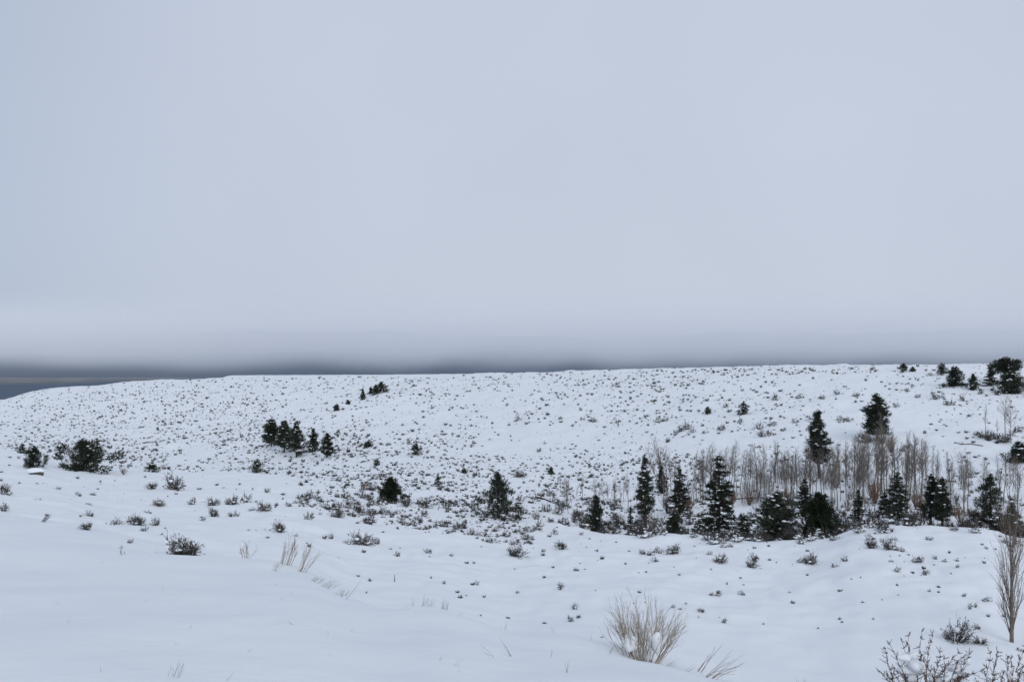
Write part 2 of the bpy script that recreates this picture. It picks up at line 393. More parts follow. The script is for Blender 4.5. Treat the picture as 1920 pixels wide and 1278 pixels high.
def cloud_mat():
    m = bpy.data.materials.new('low_stratus'); m.use_nodes = True
    t = m.node_tree; t.nodes.clear(); n = t.nodes.new; l = t.links.new
    o = n('ShaderNodeOutputMaterial'); pv = n('ShaderNodeVolumeScatter')
    pv.inputs['Color'].default_value = (0.93, 0.965, 0.995, 1); pv.inputs['Anisotropy'].default_value = 0.0
    # added even glow lifts the deck to sky brightness; scattering alone is too dark
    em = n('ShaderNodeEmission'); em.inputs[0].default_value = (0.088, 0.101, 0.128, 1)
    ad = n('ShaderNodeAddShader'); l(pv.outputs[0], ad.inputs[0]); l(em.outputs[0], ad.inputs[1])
    g = n('ShaderNodeNewGeometry'); s = n('ShaderNodeSeparateXYZ'); l(g.outputs['Position'], s.inputs[0])
    mp = n('ShaderNodeMapping'); mp.inputs['Scale'].default_value = (0.0011, 0.0003, 0.0020)
    l(g.outputs['Position'], mp.inputs[0])
    no = n('ShaderNodeTexNoise'); no.inputs['Scale'].default_value = 1.0; no.inputs['Detail'].default_value = 5
    l(mp.outputs[0], no.inputs['Vector'])
    a = n('ShaderNodeMath'); a.operation = 'MULTIPLY_ADD'; a.inputs[1].default_value = 260.0
    l(no.outputs['Fac'], a.inputs[0]); l(s.outputs[2], a.inputs[2])       # height + wobble
    r = n('ShaderNodeMapRange'); r.interpolation_type = 'SMOOTHSTEP'
    r.inputs[1].default_value = EYE + 130 - 20; r.inputs[2].default_value = EYE + 130 + 390
    r.inputs[3].default_value = 0.000055; r.inputs[4].default_value = 0.0014
    l(a.outputs[0], r.inputs[0])
    tp = n('ShaderNodeMapRange'); tp.interpolation_type = 'SMOOTHSTEP'     # thins out again towards its top
    tp.inputs[1].default_value = EYE + 200; tp.inputs[2].default_value = EYE + 560
    tp.inputs[3].default_value = 1.0; tp.inputs[4].default_value = 0.0
    l(s.outputs[2], tp.inputs[0])
    mu = n('ShaderNodeMath'); mu.operation = 'MULTIPLY'; l(r.outputs[0], mu.inputs[0]); l(tp.outputs[0], mu.inputs[1])
    l(mu.outputs[0], pv.inputs['Density']); 
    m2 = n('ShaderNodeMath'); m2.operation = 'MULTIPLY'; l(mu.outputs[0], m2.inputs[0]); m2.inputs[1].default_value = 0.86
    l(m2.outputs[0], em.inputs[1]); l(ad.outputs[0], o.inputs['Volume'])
    return m
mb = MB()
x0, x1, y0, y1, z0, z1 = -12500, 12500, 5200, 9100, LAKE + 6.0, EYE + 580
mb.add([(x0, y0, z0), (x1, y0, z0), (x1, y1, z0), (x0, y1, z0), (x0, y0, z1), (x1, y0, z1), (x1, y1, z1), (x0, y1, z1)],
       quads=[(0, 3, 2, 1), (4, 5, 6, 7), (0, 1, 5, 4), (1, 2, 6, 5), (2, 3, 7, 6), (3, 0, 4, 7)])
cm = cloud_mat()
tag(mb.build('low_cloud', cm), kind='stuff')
sc.cycles.volume_step_rate = 0.35

# ------------------------------------------------------------------ plant generators
def unit(v): v = np.asarray(v, float); return v / (np.linalg.norm(v) + 1e-9)
def grow(mb, p, d, L, r, depth, nchild, spread, up, rg, seg=3, sides=3, tips=None, start=0.3, ratio=0.55, wob=0.12):
    """a tapering limb that forks into smaller ones"""
    P = [np.array(p, float)]; d = unit(d); step = L / seg; ds = []
    for i in range(seg):
        d = unit(d + rg.normal(size=3) * wob + np.array([0, 0, up])); P.append(P[-1] + d * step); ds.append(d)
    mb.tube(P, np.linspace(r, r * 0.45, seg + 1), sides)
    if depth <= 0:
        if tips is not None: tips.append((P[-1], d, L))
        return
    for c in range(nchild):
        t = start + (1 - start) * (c + rg.random()) / nchild
        k = min(int(t * seg), seg - 1); f = t * seg - k
        q = P[k] * (1 - f) + P[k + 1] * f
        side = rg.normal(size=3); side = unit(side - ds[k] * (side @ ds[k]))
        nd = unit(ds[k] * math.cos(spread) + side * math.sin(spread))
        grow(mb, q, nd, L * ratio * (1.15 - 0.5 * t) * rg.uniform(0.75, 1.2), r * 0.55, depth - 1, nchild, spread, up, rg, max(2, seg - 1), 3, tips, start, ratio, wob)
    if tips is not None: tips.append((P[-1], d, L))

def conifer(name, label, px, base_py, top_py, wpx, kind='pine', Y=None, snowy=0.15, clear=0.06, m='pine', cat='tree', group=None, seed=0, dens=1.0, lean=0.0, crs=1.0, rag=1.0):
    """pine / juniper: trunk with limbs, crown of many needle tufts, snow lying on the tufts"""
    rg = np.random.default_rng(1000 + seed * 13 + int(px))
    if kind == 'juniper' and clear == 0.06: clear = 0.0
    if Y is None:
        h_ = hit(px, base_py)
        if h_ is None: h_ = ((px - 960) / F * 300, 300)
        x, y = h_; z = float(ground(x, y))
    else: x, y, z = at(px, Y)
    H = (EYE - (top_py - HOR) / F * y) - z
    H = max(H * 1.03, 0.6); Wd = wpx / F * y * 0.5 * {'pine': 1.12, 'fir': 1.22, 'juniper': 1.12}[kind]
    root = empty(name, (x, y, z - 0.1), rg.uniform(0, 6.28))
    tag(root, label, cat, group)
    tb = MB(); cb = MB(); sb = MB()
    nseg = 8; ts = np.linspace(0, 1, nseg + 1)
    bx = rg.normal(size=2) * 0.02 * H
    axis = np.stack([bx[0] * np.sin(ts * 2.2) + lean * H * ts, bx[1] * np.sin(ts * 1.9), ts * H * 0.985], 1)
    r0 = max(0.025 * H * (1.0 if kind == 'pine' else 1.3), 0.04)
    tb.tube(axis, r0 * (1 - 0.93 * ts), 6)
    px_size = y / F                     # metres per photo pixel: tufts stay a few pixels wide
    if kind == 'pine':      # pointed top, widest at a third, rounded clumps
        shape = lambda t: (np.clip((1 - t) / 0.78, 0, 1) ** 0.85) * (0.6 + 0.4 * np.clip((t - clear) / 0.14, 0, 1))
    elif kind == 'fir':
        shape = lambda t: np.clip(1.04 - t, 0, 1) ** 0.8 * (0.75 + 0.25 * np.clip((t - clear) / 0.1, 0, 1))
    else:                   # juniper: full from the ground, rounded point
        shape = lambda t: np.clip(1 - np.clip((t - 0.12) / 0.9, 0, 1) ** 1.45, 0.02, 1) * (0.86 + 0.14 * np.clip((t - clear) / 0.12, 0, 1))
    nl = int({'pine': 54, 'fir': 62, 'juniper': 60}[kind] * (0.45 + 0.55 * min(1.0, H / px_size / 60)) * dens)
    lob = rg.uniform(0, 6.28, 4); C0 = []; R0 = []; D0 = []
    cr = Wd * {'pine': 0.36, 'fir': 0.27, 'juniper': 0.32}[kind] * crs / math.sqrt(dens)
    cr = max(cr, 1.3 * px_size)
    for i in range(nl):
        t = clear + (0.96 - clear) * ((i + rg.random()) / nl) ** (0.95 if kind != 'juniper' else 0.9)
        az = i * 2.399 + rg.normal() * 0.35
        jr = rag * (1.5 if kind == 'juniper' else 1.0)
        irr = 1 + jr * 0.16 * math.sin(az * 2 + lob[0] + 3 * t) + jr * 0.13 * math.sin(az * 3 + lob[1] - 7 * t) + rg.normal() * 0.09
        if rg.random() < 0.08: irr *= 0.6
        Ln = max(Wd * float(shape(t)) * irr, 0.03 * H * (1 - t) + 0.03)
        b0 = np.array([np.interp(t * 0.985, ts, axis[:, k]) for k in range(2)] + [t * H * 0.985])
        rise = {'pine': 0.12 + 0.5 * t, 'fir': -0.22 + 0.55 * t, 'juniper': -0.06 + 0.5 * t}[kind] + rg.normal() * 0.08
        d = unit([math.cos(az), math.sin(az), rise])
        e = b0 + d * max(Ln - 0.5 * cr, 0.25 * Ln); mid = b0 * 0.5 + e * 0.5 + np.array([0, 0, -0.05 * Ln])
        tb.tube([b0, mid, e], [r0 * 0.28 * (1 - 0.7 * t) + 0.008, 0.2 * r0 * (1 - t) + 0.006, 0.004], 3)
        fs = {'pine': (0.55, 1.0), 'fir': (0.4, 0.72, 1.0), 'juniper': (0.4, 0.95)}[kind] if Ln > 0.45 * Wd else (0.9,)
        for f in fs:
            C0.append(b0 * (1 - f) + e * f + rg.normal(size=3) * cr * 0.22); D0.append(unit(d + np.array([0, 0, 0.35])))
            R0.append(cr * rg.uniform(0.65, 1.15) * (0.7 + 0.3 * f) * (1.0 if t < 0.8 else 0.75))
    for k in range(3):
        C0.append(axis[-1] - np.array([0, 0, cr * (0.3 + 0.7 * k)]) + rg.normal(size=3) * cr * 0.08); D0.append(np.array([0, 0, 1.0])); R0.append(cr * (0.38 + 0.14 * k))
    C0 = np.array(C0); D0 = np.array(D0); R0 = np.array(R0)
    nb = {'pine': 84, 'fir': 66, 'juniper': 80}[kind]
    if H / px_size < 30: nb = 38
    off = rg.normal(size=(len(C0) * nb, 3)); off /= np.linalg.norm(off, axis=1)[:, None]
    q = rg.random(len(off)) ** 0.45
    rr = np.repeat(R0, nb)
    cc = np.repeat(C0, nb, 0) + off * (q * rr)[:, None] * np.array([1, 1, {'pine': 0.62, 'fir': 0.45, 'juniper': 0.8}[kind]])
    dd = off * 0.9 + np.repeat(D0, nb, 0) * 0.7 + rg.normal(size=off.shape) * 0.35
    dd /= np.linalg.norm(dd, axis=1)[:, None]
    Lb = np.maximum(rr * rg.uniform(0.35, 0.7, len(rr)), 1.7 * px_size); wb = np.maximum(Lb * rg.uniform(0.25, 0.42, len(rr)), 0.75 * px_size)
    cb.blades(cc - dd * (Lb * 0.4)[:, None], dd, Lb, wb, rg)
    tb.build('trunk', M['bark'], root)
    crown = cb.build('crown', M[m], root)
    pick = np.where((rg.random(len(C0)) < snowy * 2.0))[0]
    for k in pick:
        for j in range(2):
            sz = R0[k] * rg.uniform(0.20, 0.46)
            sb.blob(C0[k] + np.array([rg.normal() * 0.4, rg.normal() * 0.4, {'pine': 0.55, 'fir': 0.42, 'juniper': 0.68}[kind] + 0.12 * rg.normal()]) * R0[k], (sz, sz * rg.uniform(0.6, 1.0), sz * 0.42), rg, 0.3, 1)
    if len(pick): tag(sb.build('snow', M['snow_clump'], crown, True), kind='stuff')
    return root

# --- bare aspens
def aspen_proto(seed, slender=1.0, multi=1):
    rg = np.random.default_rng(seed); tb = MB(); wb = MB()
    for s in range(multi):
        b = np.array([rg.normal() * 0.05 * (multi > 1), rg.normal() * 0.05 * (multi > 1), 0])
        ln = rg.normal(size=2) * (0.03 if multi == 1 else 0.14)
        ts = np.linspace(0, 1, 10); wv = rg.normal(size=(2, 3)) * 0.007; hs = 1.0 if s == 0 else rg.uniform(0.78, 0.97)
        ax = np.stack([b[0] + ln[0] * ts + wv[0, 0] * np.sin(5 * ts) + wv[0, 1] * np.sin(9 * ts), b[1] + ln[1] * ts + wv[1, 0] * np.sin(4 * ts) + wv[1, 1] * np.sin(8 * ts), ts * hs], 1)
        tb.tube(ax, 0.0105 * (1 - 0.88 * ts), 5)
        n = 28 if multi == 1 else 20
        for i in range(n):
            t = 0.34 + 0.62 * (i + rg.random()) / n
            p = np.array([np.interp(t, ts, ax[:, k]) for k in range(3)])
            az = rg.uniform(0, 6.28); inc = rg.uniform(0.55, 1.0) * slender
            d = np.array([math.cos(az) * inc, math.sin(az) * inc, rg.uniform(0.75, 1.25)])
            L = 0.25 * (1.12 - t) ** 0.6 * slender * rg.uniform(0.6, 1.2)
            grow(wb, p, d, L, 0.0028 * (1.15 - t) + 0.0011, 2, 4, 0.60, 0.07, rg, 3, 3, None, 0.22, 0.55, 0.10)
    return tb.mesh('trunk', M['aspen']), wb.mesh('twigs', M['aspen_twig'])
AP = [aspen_proto(40 + i, [1.0, 0.8, 0.7, 1.15, 0.9, 0.75, 1.0, 0.85][i]) for i in range(8)] + [aspen_proto(60 + i, 1.05, 4) for i in range(3)]
def aspen(px, base_py, top_py, label, group=None, k=None, Y=None, name='aspen_tree', wide=1.0):
    if Y is None:
        h_ = hit(px, base_py)
        if h_ is None: return None
        x, y = h_; z = float(ground(x, y))
    else: x, y, z = at(px, Y)
    H = (EYE - (top_py - HOR) / F * y) - z
    if H < 0.8: return None
    root = empty(name, (x, y, z - 0.05), rng.uniform(0, 6.28), H); root.scale = (H * wide, H * wide, H)
    tag(root, label, 'tree', group)
    a = AP[int(rng.integers(0, 8)) if k is None else k]
    link(bpy.data.objects.new('trunk', a[0]), root); link(bpy.data.objects.new('crown', a[1]), root)
    return root

# --- sagebrush, unit width
def sage_proto(seed, n=26, flat=1.0, snowy=1.0, hero=False):
    rg = np.random.default_rng(seed); tw = MB(); lf = MB(); sb = MB(); tips = []
    asym = rg.uniform(0, 6.28)
    for i in range(n):
        az = rg.uniform(0, 6.28); el = math.acos(rg.uniform(0.12, 0.97))
        b = np.array([math.cos(az), math.sin(az), 0]) * rg.uniform(0, 0.10)
        d = np.array([math.cos(az) * math.sin(el), math.sin(az) * math.sin(el), math.cos(el) * flat + 0.12])
        L = rg.uniform(0.26, 0.50) * (1 + 0.25 * math.cos(az - asym))
        grow(tw, b + np.array([0, 0, -0.03]), d, L, 0.016 if not hero else 0.011, 1, 3 if not hero else 5, 0.55, 0.10, rg, 3, 3, tips, 0.35, 0.5, 0.22)
    P = np.array([t[0] for t in tips]); D = np.array([t[1] for t in tips])
    nb = 5 if not hero else 2
    cc = np.repeat(P, nb, 0) + rg.normal(size=(len(P) * nb, 3)) * 0.018; dd = np.repeat(D, nb, 0) + rg.normal(size=(len(cc), 3)) * 0.6
    dd /= np.linalg.norm(dd, axis=1)[:, None]
    lf.blades(cc - dd * 0.02, dd, rg.uniform(0.035, 0.085, len(cc)), rg.uniform(0.014, 0.028, len(cc)), rg)
    ns_ = int(rg.integers(7, 13) * snowy)
    for i in range(ns_):
        q = P[int(rg.integers(0, len(P)))] * rg.uniform(0.55, 0.95)
        s = rg.uniform(0.03, 0.13)
        sb.blob((q[0], q[1], max(q[2], 0.03)), (s, s * rg.uniform(0.45, 1.0), s * rg.uniform(0.22, 0.45)), rg, 0.42, 2)
    return (tw.mesh('branches', M['sage']), lf.mesh('leaves', M['sage_leaf']), sb.mesh('snow', M['snow_clump'], True) if ns_ else None)
SP = [sage_proto(100 + i, 22 + 2 * (i % 4), [1.0, 0.7, 0.55, 1.2][i % 4], [1.0, 1.5, 0.6, 1.2, 0][i % 5]) for i in range(14)]
SPH = [sage_proto(150 + i, 46, [1.0, 0.8, 1.3][i % 3], [0.6, 1.0, 0.3][i % 3], True) for i in range(5)]
def sage(px, py, w_m, label, group=None, k=None, hero=False, xy=None, stretch=1.0):
    if xy is None:
        h_ = hit(px, py)
        if h_ is None: return None
        x, y = h_
    else: x, y = xy
    z = float(ground(x, y))
    P = SPH if hero else SP
    a = P[int(rng.integers(0, len(P))) if k is None else k % len(P)]
    root = empty('sagebrush', (x, y, z - 0.04 * w_m), rng.uniform(0, 6.28), w_m); root.scale = (w_m, w_m, w_m * stretch)
    tag(root, label, 'shrub', group)
    for nm_, me in zip(('branches', 'leaves', 'snow'), a):
        if me:
            o = link(bpy.data.objects.new(nm_, me), root)
            if nm_ == 'snow': o['kind'] = 'stuff'
    return root

# ------------------------------------------------------------------ conifers
TREES = [
 # name, label, px, base, top, width, kind, Y, extra
 ('juniper_tree', 'small dark juniper half hidden behind the leftmost juniper', 41, 852, 832, 20, 'juniper', None, {}),
 ('juniper_tree', 'leftmost full dark juniper, narrow, below the lake', 64, 876, 834, 34, 'juniper', None, {}),
 ('juniper_tree', 'broad dark juniper with spreading tiers on the field edge, widest of the left', 155, 883, 825, 88, 'juniper', None, dict(dens=0.85, clear=0.0, crs=0.74, rag=1.4)),
 ('juniper_tree', 'tiny pointed juniper alone right of the broad juniper', 285, 885, 866, 24, 'juniper', None, dict(m='greenjuniper')),
 ('juniper_tree', 'small dark juniper below the left end of the pine clump', 482, 888, 861, 28, 'juniper', None, {}),
 ('pine_tree', 'dark pine at the left end of the clump of three', 509, 840, 785, 38, 'pine', None, dict(clear=0.18)),
 ('pine_tree', 'dark pine in the middle of the clump of three', 533, 847, 788, 40, 'pine', None, dict(clear=0.14)),
 ('pine_tree', 'tall dark pine at the right end of the clump of three', 556, 853, 789, 34, 'pine', None, dict(clear=0.10)),
 ('pine_tree', 'dark conical pine just right of the clump of three', 587, 844, 803, 27, 'juniper', None, dict(m='pine')),
 ('pine_tree', 'dark pine with bare lower trunk, second right of the clump of three', 613, 860, 812, 30, 'pine', None, dict(clear=0.12)),
 ('juniper_tree', 'low dark juniper amid brush on the valley floor', 690, 842, 827, 20, 'juniper', None, {}),
 ('juniper_tree', 'rounded dark juniper alone on the valley floor, right of the brush', 780, 857, 831, 24, 'juniper', None, {}),
 ('juniper_tree', 'tiny round juniper above the dark cone juniper', 706, 873, 860, 14, 'juniper', None, {}),
 ('juniper_tree', 'tiny juniper alone on the slope above the open-crowned pine', 870, 889, 876, 13, 'juniper', None, {}),
 ('juniper_tree', 'dense dark green cone-shaped juniper in the middle of the sagebrush field', 731, 941, 894, 42, 'juniper', None, dict(m='greenjuniper', dens=1.6, rag=0.4, snowy=0.0, crs=1.25)),
 ('pine_tree', 'thin pale pine sapling right of the dark cone juniper', 821, 914, 886, 18, 'fir', None, dict(dens=0.55, m='juniper')),
 ('pine_tree', 'open-crowned dark pine at the end of the field edge, centre', 935, 974, 884, 74, 'juniper', None, dict(m='pine', snowy=0.10, clear=0.0, dens=1.0, crs=0.7, rag=1.3)),
 ('pine_tree', 'tiny lone conical pine on the open slope', 1033, 892, 874, 14, 'fir', None, {}),
 ('juniper_tree', 'largest juniper of the row climbing the far hillside', 715, 736, 716, 26, 'juniper', None, {}),
 ('juniper_tree', 'dark juniper touching the largest of the hillside row', 704, 739, 721, 15, 'juniper', None, {}),
 ('juniper_tree', 'third juniper down the hillside row', 695, 737, 725, 10, 'juniper', None, {}),
 ('juniper_tree', 'narrow dark juniper low in the hillside row', 680, 750, 728, 12, 'juniper', None, {}),
 ('juniper_tree', 'tiny juniper below the hillside row', 653, 759, 750, 7, 'juniper', None, {}),
 ('juniper_tree', 'lone dark juniper at the foot of the hillside row', 631, 773, 757, 13, 'juniper', None, {}),
 ('juniper_tree', 'rounded dark juniper alone high on the open slope', 1394, 779, 753, 23, 'juniper', None, {}),
 ('juniper_tree', 'small pale juniper left of the rounded juniper high on the slope', 1327, 777, 762, 13, 'juniper', None, {}),
 ('juniper_tree', 'small juniper on the skyline ridge, left of a tiny one', 1694, 697.5, 681, 17, 'juniper', None, {}),
 ('juniper_tree', 'tiny juniper on the skyline ridge beside a slightly larger one', 1711, 698, 687, 10, 'juniper', None, {}),
 ('juniper_tree', 'round juniper on the ridge, left of the ragged one', 1766, 704, 681, 25, 'juniper', None, dict(clear=0.12)),
 ('juniper_tree', 'ragged dark juniper just below the ridge', 1789, 726, 687, 37, 'juniper', None, dict(dens=1.1)),
 ('juniper_tree', 'small pointed juniper between the ragged one and the ridge thicket', 1826, 732, 701, 23, 'juniper', None, {}),
 ('pine_tree', 'slim dark pine at the left of the ridge thicket', 1858, 723, 687, 26, 'fir', None, {}),
 ('pine_tree', 'wide flat-topped pine breaking the skyline in the ridge thicket', 1884, 716, 672, 76, 'juniper', None, dict(clear=0.42, m='pine', dens=1.0, rag=1.6, crs=0.7)),
 ('juniper_tree', 'large dense juniper at the front of the ridge thicket', 1896, 739, 697, 50, 'juniper', None, dict(dens=1.3)),
 ('juniper_tree', 'dark bushy juniper at the right edge above the aspens', 1912, 868, 828, 44, 'juniper', None, {}),
 ('pine_tree', 'tall pine with long bare trunk standing among the aspens', 1537, 894, 766, 56, 'pine', None, dict(clear=0.2, dens=1.25)),
 ('pine_tree', 'big full pine on the hillside above the aspen grove', 1645, 828, 738, 60, 'pine', None, dict(clear=0.12, dens=1.35)),
 ('pine_tree', 'tall slim dark pine at the left of the creek trees', 1210, 0, 852, 46, 'pine', 116, dict(clear=0.24, snowy=0.22, dens=1.2)),
 ('pine_tree', 'dark fir-shaped tree between the slim pine and the tallest creek pine', 1274, 0, 873, 40, 'fir', 128, dict(clear=0.1, snowy=0.15)),
 ('juniper_tree', 'small dark juniper under the tall multi-stem aspen', 1241, 926, 872, 22, 'juniper', None, dict(m='pine')),
 ('pine_tree', 'tallest dark pine of the creek trees, snow in its lower boughs', 1345, 0, 853, 74, 'fir', 108, dict(snowy=0.25, clear=0.05, dens=1.5)),
 ('juniper_tree', 'brownish dark juniper at the field edge left of the slim pine', 1118, 0, 926, 40, 'juniper', 112, dict(snowy=0.05)),
 ('pine_tree', 'small snowy sapling just left of the slim pine foot', 1181, 0, 948, 18, 'fir', 107, dict(snowy=0.3, dens=0.7)),
 ('juniper_tree', 'dark juniper below the broken snag', 1263, 0, 957, 40, 'juniper', 105, dict(snowy=0.14)),
 ('juniper_tree', 'snow-dusted juniper at the left foot of the tallest creek pine', 1311, 0, 972, 36, 'juniper', 102, dict(snowy=0.3)),
 ('juniper_tree', 'snow-dusted juniper at the right foot of the tallest creek pine', 1396, 0, 961, 46, 'juniper', 103, dict(snowy=0.38)),
 ('juniper_tree', 'wide rounded dark tree with snow on its crown', 1454, 0, 921, 82, 'juniper', 103, dict(snowy=0.2, dens=1.6, clear=0.08)),
 ('pine_tree', 'slim pale pine rising behind the dense green juniper', 1508, 0, 898, 34, 'fir', 124, dict(snowy=0.15)),
 ('juniper_tree', 'dense dark green juniper, darkest and fullest of the creek trees', 1538, 0, 924, 84, 'juniper', 100, dict(m='greenjuniper', snowy=0.0, dens=1.7, clear=0.01)),
 ('pine_tree', 'small snowy pine right of the dense green juniper', 1610, 0, 916, 26, 'fir', 112, dict(snowy=0.2)),
 ('pine_tree', 'dark pointed pine in the middle of the right creek trees', 1685, 0, 883, 50, 'fir', 112, dict(snowy=0.14, dens=1.2)),
 ('pine_tree', 'short snowy pine leaning on the dark pointed pine', 1659, 0, 921, 32, 'fir', 114, dict(snowy=0.25)),
 ('pine_tree', 'left one of the twin pines with bare trunks', 1744, 0, 886, 44, 'pine', 104, dict(clear=0.2, snowy=0.2)),
 ('pine_tree', 'right one of the twin pines with bare trunks', 1767, 0, 892, 40, 'pine', 102, dict(clear=0.2, snowy=0.1)),
 ('pine_tree', 'dark ragged pine behind the young poplar', 1858, 0, 888, 70, 'juniper', 100, dict(snowy=0.15, dens=1.2, m='pine', crs=0.75, rag=1.3)),
 ('juniper_tree', 'low brownish juniper right behind the young poplar', 1897, 0, 945, 44, 'juniper', 98, dict(snowy=0.05)),
]
for i, (nm_, lb, px, bp, tp_, w_, kd, Y_, ex) in enumerate(TREES):
    conifer(nm_, lb, px, bp, tp_, w_, kd, Y_, seed=i, **ex)

# ------------------------------------------------------------------ aspens and other bare trees
ASP = [
 (1250, 922, 820, 'tall many-stemmed bare aspen standing clear left of the grove', 8, 1.25),
 (1091, 942, 884, 'bare aspen standing alone at the left end of the creek', 0, 1.2),
 (1067, 930, 888, 'pale thin aspen left of the lone one by the creek', 2, 1.0),
 (1808, 962, 845, 'isolated bare aspen right of the grove', 3, 1.15),
 (1848, 813, 757, 'slim bare aspen high on the right slope', 1, 1.0),
 (1884, 822, 740, 'tall bare aspen high on the right slope', 3, 1.1),
 (1896, 830, 752, 'bare aspen leaning behind the tall one high on the right slope', 6, 1.0),
 (1870, 826, 785, 'short bare aspen between the slim and tall ones high on the right slope', 1, 1.0),
 (1318, 935, 842, 'bare aspen left of the tallest creek pine', 2, 1.0),
 (1337, 932, 838, 'bare aspen rising just behind the tip of the tallest creek pine', 9, 1.0),
 (1362, 935, 826, 'tall bare aspen right behind the tallest creek pine', 10, 1.0),
 (1655, 880, 772, 'tall pale bare aspen in front of the big full pine', 4, 1.0),
]
for px, bp, tp_, lb, k, wd in ASP: aspen(px, bp, tp_, lb, 'bare aspens by the creek', k, wide=wd)
ra = np.random.default_rng(77); placed = []
GROVE = [  # column range, base rows, how many, label
 (1040, 1205, 925, 962, 22, 'low bare aspen sapling left of the slim creek pine'),
 (1215, 1310, 925, 958, 9, 'bare aspen around the fir-shaped creek tree and the broken snag'),
 (1300, 1400, 905, 952, 18, 'bare grey aspen in the grove behind the tallest creek pine'),
 (1395, 1500, 895, 955, 36, 'bare grey aspen in the grove between the tallest creek pine and the tall bare-trunked pine'),
 (1500, 1590, 890, 955, 30, 'bare grey aspen in the grove around the tall bare-trunked pine'),
 (1585, 1690, 872, 958, 42, 'bare grey aspen in the grove below the big full pine'),
 (1690, 1785, 872, 958, 30, 'bare grey aspen in the thinning right part of the grove'),
 (1785, 1845, 880, 965, 9, 'bare grey aspen scattered right of the grove'),
 (1838, 1918, 885, 970, 16, 'bare grey aspen behind the ragged pine and the young poplar'),
]
TOPS = [(1030, 892), (1120, 895), (1205, 890), (1230, 870), (1300, 850), (1345, 830), (1400, 838), (1460, 828), (1520, 832), (1580, 832), (1620, 815), (1660, 800), (1700, 812), (1745, 832), (1790, 852), (1840, 858), (1920, 842)]
for a0, a1, b0, b1, n, lb in GROVE:
    k = 0; tries = 0
    while k < n and tries < 400:
        tries += 1
        if k and ra.random() < 0.45: px = placed[-1][0] + ra.normal() * 7; bp = placed[-1][1] + ra.normal() * 6
        else: px = ra.uniform(a0, a1); bp = ra.uniform(b0, b1)
        if not (a0 <= px <= a1 and b0 - 8 <= bp <= b1 + 4): continue
        if 1690 < px < 1790 and bp < 870 + (px - 1690) * 0.5: continue
        if any(abs(px - q[0]) < 1.6 and abs(bp - q[1]) < 20 for q in placed): continue
        top = float(np.interp(px, [q[0] for q in TOPS], [q[1] for q in TOPS])) + 58 * ra.random() ** 1.5 - 5
        if bp - top < 26: continue
        o = aspen(px, bp, top, lb, 'bare aspens of the creek grove', wide=ra.uniform(0.75, 1.25))
        if o:
            o.rotation_euler = (ra.normal() * 0.045, ra.normal() * 0.045, ra.uniform(0, 6.28)); placed.append((px, bp)); k += 1

def stem_bush(name, label, px, py, hpx, wpx, n, m, seed, depth=2, nchild=3, spread=0.4, Y=None, r=0.012, cat='shrub', group=None, part='stems', up=0.10, leanx=0.0, rad=0.12, snow=0, tip=None, tipm=None, wob=0.10, ratio=0.55, sides=3, seg=3):
    """stems fanning up out of the snow and forking; size in photo pixels"""
    rg = np.random.default_rng(seed)
    if Y is None:
        x, y = hit(px, py); z = float(ground(x, y))
    else: x, y, z = at(px, Y)
    H = hpx / F * y; Wd = wpx / F * y / 2
    root = empty(name, (x, y, z - 0.02 * H)); tag(root, label, cat, group)
    b = MB(); tips = []
    for i in range(n):
        a = rg.uniform(0, 6.28); q = math.sqrt(rg.random())
        tx = math.cos(a) * q * Wd + leanx * H; ty = math.sin(a) * q * Wd
        p = np.array([math.cos(a) * q * Wd * rad, math.sin(a) * q * Wd * rad, 0])
        d = np.array([tx, ty, H * (1 - 0.35 * q * q)]) - p
        L = np.linalg.norm(d) * rg.uniform(0.55, 0.98) * (0.75 if depth else 1)
        grow(b, p, d, L, r * H, depth, nchild, spread, up, rg, seg, sides, tips, 0.25, ratio, wob)
    b.build(part, M[m], root)
    if tip:
        tm = MB(); P = np.array([t[0] for t in tips]); D = np.array([t[1] for t in tips])
        nb = tip[0]; cc = np.repeat(P, nb, 0); dd = np.repeat(D, nb, 0) + rg.normal(size=(len(P) * nb, 3)) * 0.7
        dd /= np.linalg.norm(dd, axis=1)[:, None]
        cc = cc - np.repeat(D, nb, 0) * (rg.random(len(cc)) * tip[1] * 3)[:, None]
        tm.blades(cc, dd, rg.uniform(0.5, 1.2, len(cc)) * tip[1], rg.uniform(0.4, 0.7, len(cc)) * tip[1] * 0.5, rg)
        tag(tm.build('seed_heads', M[tipm], root), kind='stuff')
    for s in range(snow):
        sb = MB(); P = tips[int(rg.integers(0, len(tips)))][0]
        c = np.array([P[0] * rg.uniform(0.1, 0.75), P[1] * rg.uniform(0.1, 0.75), rg.uniform(0.05, 0.38) * H])
        sz = rg.uniform(0.05, 0.10) * H
        sb.blob(c, (sz * 0.8, sz * 0.7, sz * rg.uniform(0.7, 1.5)), rg, 0.2, 3); sb.build('snow', M['snow_clump'], root, True)
    return root

